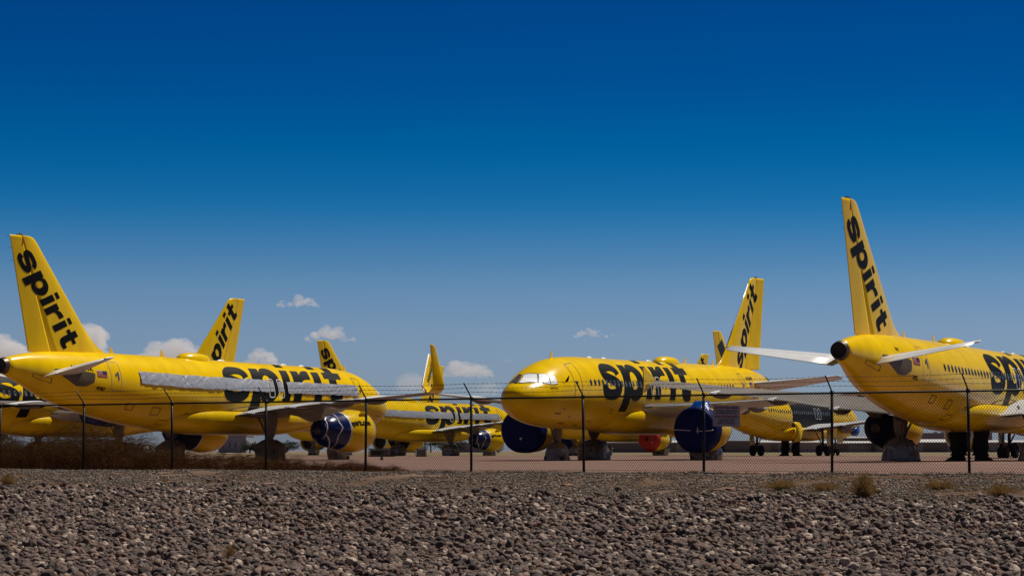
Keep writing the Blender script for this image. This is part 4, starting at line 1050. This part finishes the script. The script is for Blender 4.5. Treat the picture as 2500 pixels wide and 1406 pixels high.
for j, (t_, z_) in enumerate(((.10, .15), (.19, .245), (.28, .335))):
    pts = []
    for k in range(-3, 13):
        for q in range(8):
            f = q/8; pts.append(fp(k + f, RAIL + z_ - .02*math.sin(math.pi*f)*(1 + .6*math.sin(k*1.7 + j)), t_))
    sw = tube(pts, .0035, 5)
    barbs = []
    L_ = 0
    for k in range(-3*24, 13*24):
        c = Vector(fp(k/24, RAIL + z_ - .02*math.sin(math.pi*((k/24) % 1))*(1 + .6*math.sin(math.floor(k/24)*1.7 + j)), t_))
        a = (k*1.3) % 3.14; d = Vector((.25*math.cos(a), .2, math.sin(a) + .3)).normalized()*.018
        barbs.append(tube([c - d, c + d], .0028, 3)); barbs.append(tube([c - Vector((.012, 0, -.004)), c + Vector((.012, 0, .004))], .006, 4))
    obj('barbed_wire', merge(sw, *barbs), M_WIRE, fr, False)
# woven mesh: zig-zag wires
def mesh_wires():
    s = .062; parts = []; V = []; F = []
    z0, z1 = -.03, RAIL + .035; H = z1 - z0; n = int(16*3.05/s)
    for dr in (1, -1):
        for i in range(-int(H/s) - 1, n + int(H/s) + 1):
            u0 = i*s; u1 = u0 + dr*H*.80
            a, b = (u0, z0), (u1, z1); a0 = a
            if max(a[0], b[0]) < 0 or min(a[0], b[0]) > 48.8: continue
            def W(u, z, tt): k = -3 + u/3.05; return Vector(fp(k, z, tt))
            if a[0] < 0: f = -a[0]/(b[0]-a[0]); a = (0, z0 + H*f)
            if b[0] < 0: f = -a0[0]/(b[0]-a0[0]); b = (0, z0 + H*f)
            if a[0] > 48.8: f = (48.8-b[0])/(a[0]-b[0]); a = (48.8, z1 - H*f)
            if b[0] > 48.8: f = (48.8-a0[0])/(b[0]-a0[0]); b = (48.8, z0 + H*f)
            p, q = W(*a, .022 + .003*dr), W(*b, .022 + .003*dr); d = (q-p).normalized(); nn = Vector((NX, NY, 0)); e = d.cross(nn)*.0033; g = nn*.0033
            o = len(V); V += [p + e, p - e*.5 + g, p - e*.5 - g, q + e, q - e*.5 + g, q - e*.5 - g]
            F += [(o, o+1, o+4, o+3), (o+1, o+2, o+5, o+4), (o+2, o, o+3, o+5)]
    return V, F
mw = obj('chain_link_mesh', mesh_wires(), M_WIRE, fr, False)

# ------------------------------------------------------------------ warning sign hung on the fence
kx = (1775 - 1250)/5800
kk = None
for i in range(2000):
    k = 6 + i*.002; x, y, _ = fp(k, 0)
    if x/y > kx: kk = k; break
sx, sy, _ = fp(kk, 0, .045)
sg = empty('warning_sign', (sx, sy, .425 + 84*sy/5800), math.atan2(FDY, FDX)); tag(sg, 'small white restricted area notice in English and Spanish wired to the fence', 'sign')
sg.rotation_euler = (0, R(1.2), math.atan2(FDY, FDX))
SWd, SHt = .66, .45
def sgn():
    bm = bmesh.new(); c = [(-SWd/2, -SHt/2), (SWd/2, -SHt/2), (SWd/2, SHt/2), (-SWd/2, SHt/2)]
    b = fill2d([arcpts(SWd/2-.02, SHt/2-.02, .02, .02, 0, 90, 4) + arcpts(-SWd/2+.02, SHt/2-.02, .02, .02, 90, 180, 4) + arcpts(-SWd/2+.02, -SHt/2+.02, .02, .02, 180, 270, 4) + arcpts(SWd/2-.02, -SHt/2+.02, .02, .02, 270, 360, 4)])
    for v in b.verts: v.co = Vector((v.co.x, 0, v.co.y))
    r__ = bmesh.ops.extrude_face_region(b, geom=b.faces[:])
    for g_ in r__['geom']:
        if isinstance(g_, bmesh.types.BMVert): g_.co.y += .004
    return b
obj('sign_plate', sgn(), mat('weathered_white_sign', (.42, .36, .37), .5, nscale=6, namt=.3), sg, False)
M_SRED = mat('sign_red_lettering', (.28, .012, .015), .5); M_SBLK = mat('sign_black_lettering', (.02, .018, .018), .5)
for s_, sz, zz, m in (('RESTRICTED AREA', .066, .155, M_SRED), ('BY FEDERAL AIR REGULATION', .038, .095, M_SBLK), ('AUTHORIZED PERSONS ONLY', .038, .05, M_SBLK), ('AREA RESTRINGIDA', .064, -.035, M_SRED), ('POR REGLAMENTACION', .036, -.09, M_SBLK), ('AEREA FEDERAL SOLO', .036, -.13, M_SBLK), ('PERSONAS AUTORIZADAS', .036, -.17, M_SBLK)):
    b = text_bm(s_, sz, .03, 0, 1.0, 'CENTER')
    for v in b.verts: v.co = Vector((v.co.x, -.004, v.co.y + zz))
    obj('lettering', b, m, sg, False)

# ------------------------------------------------------------------ ground equipment and far buildings
def at(px, Z, z=GZ): return ((px - 1250)/5800*Z, Z, z)
def cage(px, Z, w_, h, lab, m):
    x, y, z = at(px, Z); r0 = empty('slatted_crate', (x, y, z), R(8)); tag(r0, lab, 'crate', 'crates near the far landing gear')
    obj('pallet', box(0, 0, .07, w_, w_, .14), mat('weathered_wood', (.10, .07, .05), .8), r0, False)
    n = 7
    for sgn_ in (-1, 1): obj('slatted_side', merge(*[box(-w_/2 + w_*i/(n-1), sgn_*w_*.48, h/2 + .1, .05, .03, h) for i in range(n)], box(0, sgn_*(w_*.48 + .02), h, w_, .04, .07), box(0, sgn_*(w_*.48 + .02), h*.5, w_, .03, .05)), m, r0, False)
    obj('load', bbox(0, 0, h*.45 + .1, w_*.8, w_*.8, h*.7, .05), mat('crate_contents', (.035, .025, .02), .8), r0, False)
cage(918, 236, 1.3, .75, 'dark slatted crate just right of the nearest blue-covered engine', mat('dark_slat', (.05, .04, .03), .7))
cage(938, 237, 1.1, .78, 'crate with pale upright slats beside the darker one', mat('pale_slat', (.35, .33, .30), .6))
cage(955, 238, .8, .7, 'narrow dark crate against a wrapped wheel', mat('dark_slat', (.05, .04, .03), .7))
cage(1029, 238, 1.0, .75, 'lone black crate with white slats left of the wrapped main wheel', mat('pale_slat', (.35, .33, .30), .6))
x, y, z = at(2484, 186); ld = empty('maintenance_steps', (x, y, z), R(25)); tag(ld, 'small black rung steps at the far right beside the bare wheels', 'steps')
for a in (-.35, .35): obj('side_rail', tube([(a, -.3, 0), (a*.8, .2, 1.2)], .03, 6), M_STRUT, ld); obj('back_leg', tube([(a, .6, 0), (a*.8, .2, 1.2)], .03, 6), M_STRUT, ld)
for i in range(5): obj('rung', box(0, -.3 + .1*i, .22 + .24*i, .62, .12, .03), M_STRUT, ld, False)
x, y, z = at(933, 150); mk = obj('marker_stub', merge(tube([(0, 0, 0), (0, 0, .14)], .10, 10), tube([(0, 0, .14), (0, 0, .26)], .05, 10)), M_BCLOTH, None, True, (x, y, z)); tag(mk, 'short black marker stub alone on the pale apron', 'marker')
def shed(px0, px1, Z, h, depth, wall, roof, lab, pitch=.6, doors=(), name='storage_shed', overhang=.5):
    x0, x1 = (px0-1250)/5800*Z, (px1-1250)/5800*Z; L_ = x1 - x0; r0 = empty(name, ((x0+x1)/2, Z, GZ)); tag(r0, lab, 'building', 'low airport buildings beyond the apron')
    obj('wall', box(0, depth/2, h/2, L_, depth, h), wall, r0, False)
    V = [(-L_/2 - overhang, -overhang, h + .02), (L_/2 + overhang, -overhang, h + .02), (L_/2 + overhang, depth/2, h + pitch), (-L_/2 - overhang, depth/2, h + pitch), (L_/2 + overhang, depth + overhang, h + .02), (-L_/2 - overhang, depth + overhang, h + .02)]
    V += [(a, b, c - .22) for a, b, c in V]
    obj('roof', (V, [(0, 1, 2, 3), (3, 2, 4, 5), (0, 6, 7, 1), (5, 4, 10, 11), (6, 9, 8, 7), (9, 11, 10, 8), (0, 3, 9, 6), (3, 5, 11, 9), (1, 7, 8, 2), (2, 8, 10, 4)]), roof, r0, False)
    for i, (a, b, hh, m) in enumerate(doors):
        xa, xb = (a-1250)/5800*Z - (x0+x1)/2, (b-1250)/5800*Z - (x0+x1)/2
        d = obj('door', box((xa+xb)/2, -.06, hh/2, xb-xa, .1, hh), m, r0, False)
    n = max(2, int(L_/5)); obj('wall_rib', merge(*[box(-L_/2 + .3 + (L_-.6)*i/n, -.05, h/2 - .1, .12, .08, h - .3) for i in range(n+1)]), mat('shed_rib', (.20, .18, .15), .8), r0, False)
W1 = mat('dark_shed_wall', (.19, .17, .135), .8, nscale=.2, namt=.3); W2 = mat('beige_shed_wall', (.33, .30, .25), .8, nscale=.2, namt=.3); RW = mat('pale_metal_roof', (.62, .61, .58), .5)
GB = mat('grey_hangar_wall', (.30, .28, .29), .8, nscale=.1, namt=.2)
shed(1400, 1760, 700, 3.0, 18, W1, RW, 'long dark low shed behind the centre airliner', doors=((1650, 1690, 2.4, W2), (1722, 1736, 2.3, W2)))
shed(1772, 1842, 690, 3.4, 18, W1, mat('dull_roof', (.2, .2, .2), .6), 'dark low shed left of the bare nose wheels', .3)
shed(1846, 2000, 700, 3.0, 18, W2, RW, 'beige low shed seen behind the bare nose wheels', doors=((1880, 1896, 2.2, W1), (1935, 1950, 2.4, W1)))
shed(2002, 2136, 705, 2.8, 18, W1, RW, 'dark shed with a white roof edge behind the bare main wheels', doors=((2070, 2125, 2.2, W2),))
shed(2070, 2150, 760, 4.6, 16, W1, RW, 'taller shed peeping over the white roof edge', .3)
shed(2140, 2224, 700, 2.9, 18, W2, RW, 'beige low shed left of the wrapped gear at right')
shed(2228, 2342, 700, 3.0, 16, W1, RW, 'dark gabled shed right of the wrapped gear', .9, doors=((2238, 2252, 2.4, W2), (2310, 2336, 2.4, W2)))
shed(2348, 2560, 705, 3.0, 18, W2, RW, 'beige low shed at the far right behind the curtains', doors=((2400, 2412, 2.2, W1),))
def hangar(px0, px1, Z, h, depth, m, lab, fit=True):
    x0, x1 = (px0-1250)/5800*Z, (px1-1250)/5800*Z; L_ = x1-x0; r0 = empty('hangar', ((x0+x1)/2, Z, GZ)); tag(r0, lab, 'building', 'low airport buildings beyond the apron')
    obj('wall', box(0, depth/2, h/2, L_, depth, h), m, r0, False); obj('roof', box(0, depth/2, h + .15, L_ + .4, depth + .4, .26), RW if not fit else mat('grey_roof', (.36, .34, .35), .7), r0, False)
    for f in (.18, .4, .62, .86): obj('window', box(-L_/2 + L_*f, -.05, h*.45, L_*.035, .1, h*.35), mat('dark_pane', (.05, .05, .06), .3), r0, False)
    for f in (.55, .8): obj('roof_unit', box(-L_/2 + L_*f, depth*.3, h + .5, 1.2, 1.2, .6), mat('grey_roof', (.36, .34, .35), .7), r0, False)
hangar(2248, 2322, 900, 6.9, 20, GB, 'tall grey box building behind the gabled shed'); hangar(2324, 2420, 930, 7.4, 20, GB, 'second grey box building close behind the curtains', True)
hangar(535, 602, 800, 5.6, 24, mat('pale_grey_wall', (.33, .35, .38), .8), 'pale grey building in the gap left of the wrapped wheels')
hangar(280, 352, 760, 2.6, 20, mat('pale_grey_wall', (.33, .35, .38), .8), 'low pale building seen through the brush')
hangar(1118, 1200, 850, 3.2, 18, GB, 'low grey building left of the big navy cover'); hangar(955, 1010, 820, 3.4, 18, mat('slate_wall', (.10, .10, .11), .8), 'dark slate building beyond the crates')
# far trees, each a trunk and a clumpy crown
M_LEAF = stone_mat('far_foliage', [(.035, .045, .025), (.05, .06, .03), (.025, .035, .02), (.06, .06, .035)], .8)
def far_tree(px, Z, h, w_, seed, lab):
    x, y, z = at(px, Z); q = np.random.default_rng(seed); r0 = empty('far_tree', (x, y, z)); tag(r0, lab, 'tree', 'distant trees beyond the apron')
    obj('trunk', tube([(0, 0, 0), (.1, 0, h*.5), (0, 0, h*.8)], .2, 6, rs=[.25, .16, .06]), mat('bark', (.06, .045, .035), .9), r0)
    V = []; F = []
    for c in range(9):
        cx, cy, cz = q.normal(0, w_*.24), q.normal(0, w_*.2), h*(.5 + .4*q.uniform()); rr = w_*q.uniform(.14, .26)
        for i in range(60):
            d = Vector(q.normal(0, 1, 3)).normalized()*rr*q.uniform(.5, 1); p = Vector((cx, cy, cz)) + d; a = Vector(q.normal(0, 1, 3)).normalized()*.28; b = a.orthogonal().normalized()*.2
            o = len(V); V += [p - a, p + b, p + a, p - b]; F.append((o, o+1, o+2, o+3))
    obj('crown', (V, F), M_LEAF, r0, False)
for i, (px, Z, h, w_, lab) in enumerate([(612, 640, 2.6, 5, 'squat tree right of the pale grey building'), (640, 660, 1.9, 5, 'lowest tree beside the wrapped main wheels at left'), (976, 700, 3.6, 7, 'dark tree over the first crates'), (1012, 720, 3.2, 6, 'rounded tree just left of the lone crate'), (1052, 700, 3.8, 7, 'widest tree right of the lone crate'), (1082, 730, 3.4, 6, 'tree directly above the wrapped main wheel'), (1106, 710, 2.9, 6, 'short tree left of the fence post in the centre'), (700, 680, 2.8, 6, 'tree glimpsed right of the leftmost wrapped wheels'), (1215, 720, 2.4, 6, 'small tree right of the small blue-covered engine')]): far_tree(px, Z, h, w_, 200 + i, lab)

# ------------------------------------------------------------------ clouds: real vapour volumes far beyond the field
def cloud_mat(den):
    m = bpy.data.materials.new('cloud_vapour'); m.use_nodes = True; t = m.node_tree; t.nodes.clear()
    o = t.nodes.new('ShaderNodeOutputMaterial'); v = t.nodes.new('ShaderNodeVolumePrincipled'); v.inputs['Color'].default_value = (.97, .96, .98, 1); v.inputs['Density'].default_value = den*.5; v.inputs['Anisotropy'].default_value = .0
    t.links.new(v.outputs[0], o.inputs['Volume']); return m
CM = {}
def cloud(px, py, w_, h, den, lab, seed, D=9000.0, base=.35):
    a = R(3.915) + math.atan((703-py)/5800); s = D/5800; x = (px-1250)/5800*D; z = math.tan(a)*D
    q = np.random.default_rng(seed); W_, H = w_*s, h*s; bm = bmesh.new()
    n = int(16 + w_/7)
    for i in range(n):
        f = q.uniform(-1, 1); top = (1 - abs(f)**1.7); r_ = H*q.uniform(.10, .30)*(.45 + .55*top)
        cx = f*(W_/2 - r_*.8); cz = -H/2 + r_*.8 + q.uniform(0, 1)**1.2*max(0, (H - 2*r_))*top
        mt = Matrix.Translation((cx, q.normal(0, H*.25), cz)) @ Matrix.Diagonal((r_*q.uniform(1, 1.7), r_*1.1, r_*q.uniform(.8, 1), 1))
        bmesh.ops.create_icosphere(bm, subdivisions=2, radius=1, matrix=mt)
    me = bpy.data.meshes.new('c'); bm.to_mesh(me); bm.free(); o = bpy.data.objects.new('c', me); COL.objects.link(o)
    rm = o.modifiers.new('r', 'REMESH'); rm.mode = 'VOXEL'; rm.voxel_size = max(H/26, W_/120)
    dg = bpy.context.evaluated_depsgraph_get(); m2 = bpy.data.meshes.new_from_object(o.evaluated_get(dg)); bpy.data.objects.remove(o)
    b2 = bmesh.new(); b2.from_mesh(m2); b2.normal_update()
    for v in b2.verts:
        d = noise.noise(v.co*(5/H) + Vector((seed, 0, 0))) + .6*noise.noise(v.co*(12/H)) + .35*noise.noise(v.co*(26/H)); v.co += v.normal*d*H*.075
    if den not in CM: CM[den] = cloud_mat(den)
    oc = obj('cloud', b2, CM[den], None, True, (x, D, z)); tag(oc, lab, 'cloud', 'small cumulus clouds low in the sky')
for i, c in enumerate([(726, 731, 108, 38, 0.0340, 'highest small cloud, left of centre above the small lettered fin'), (806, 810, 126, 48, 0.0340, 'cloud just above the fin showing only its first letters'),
    (640, 872, 100, 62, 0.0272, 'rounded cloud right of the fin lettered bottom to top at left'), (418, 850, 190, 92, 0.0272, 'wide domed cloud between the two left fins'), (18, 836, 120, 110, 0.0306, 'tall cloud at the left edge behind the first fin'),
    (222, 830, 74, 104, 0.0306, 'towering cloud just right of the first fin'), (1140, 893, 140, 60, 0.0238, 'cloud right of the upright wingtips'), (1442, 809, 84, 31, 0.0340, 'little flat cloud above the centre airliner'), (1496, 817, 20, 9, 0.0306, 'tiny cloud scrap right of the little flat one'),
    (1238, 881, 38, 15, 0.0110, 'faint wisp just left of the centre nose'), (1012, 930, 120, 70, 0.0077, 'faint pale cloud left of the upright wingtips'), (1180, 944, 130, 44, 0.0088, 'faint low cloud left of the centre nose'), (1668, 876, 46, 22, 0.0066, 'faint veil left of the centre airliner fin')]):
    cloud(*c[:5], c[5], 300 + i)

# ------------------------------------------------------------------ bird on the top strand of barbed wire
for i in range(4000):
    k = 4.5 + i*.0005; x, y, _ = fp(k, 0, .28)
    if x/y > (1387 - 1250)/5800: break
bz = RAIL + .335
def bird():
    rings = []
    for f, r_, dz in ((0, .004, -.02), (.12, .012, -.012), (.28, .024, .0), (.5, .034, .012), (.7, .030, .035), (.82, .019, .058), (.90, .017, .075), (.97, .010, .082), (1, .003, .080)):
        c = Vector((-.075 + .15*f, 0, dz + .035)); rings.append([(c.x, r_*math.cos(2*math.pi*j/14), c.z + r_*math.sin(2*math.pi*j/14)) for j in range(14)])
    return loft(rings)
b0 = obj('perched_bird', bird(), mat('dark_plumage', (.03, .02, .015), .7), None, True, (x, y, bz)); b0.rotation_euler = (0, R(-20), R(-25)); tag(b0, 'small dark bird perched on the top strand below the forward door of the centre airliner', 'bird')
obj('tail', box(-.085, 0, .012, .07, .022, .006), mat('dark_plumage', (.03, .02, .015), .7), b0, False)
for q in (-1, 1): obj('leg', tube([(0, q*.008, .02), (.004, q*.008, -.004)], .002, 5), mat('dark_plumage', (.03, .02, .015), .7), b0)
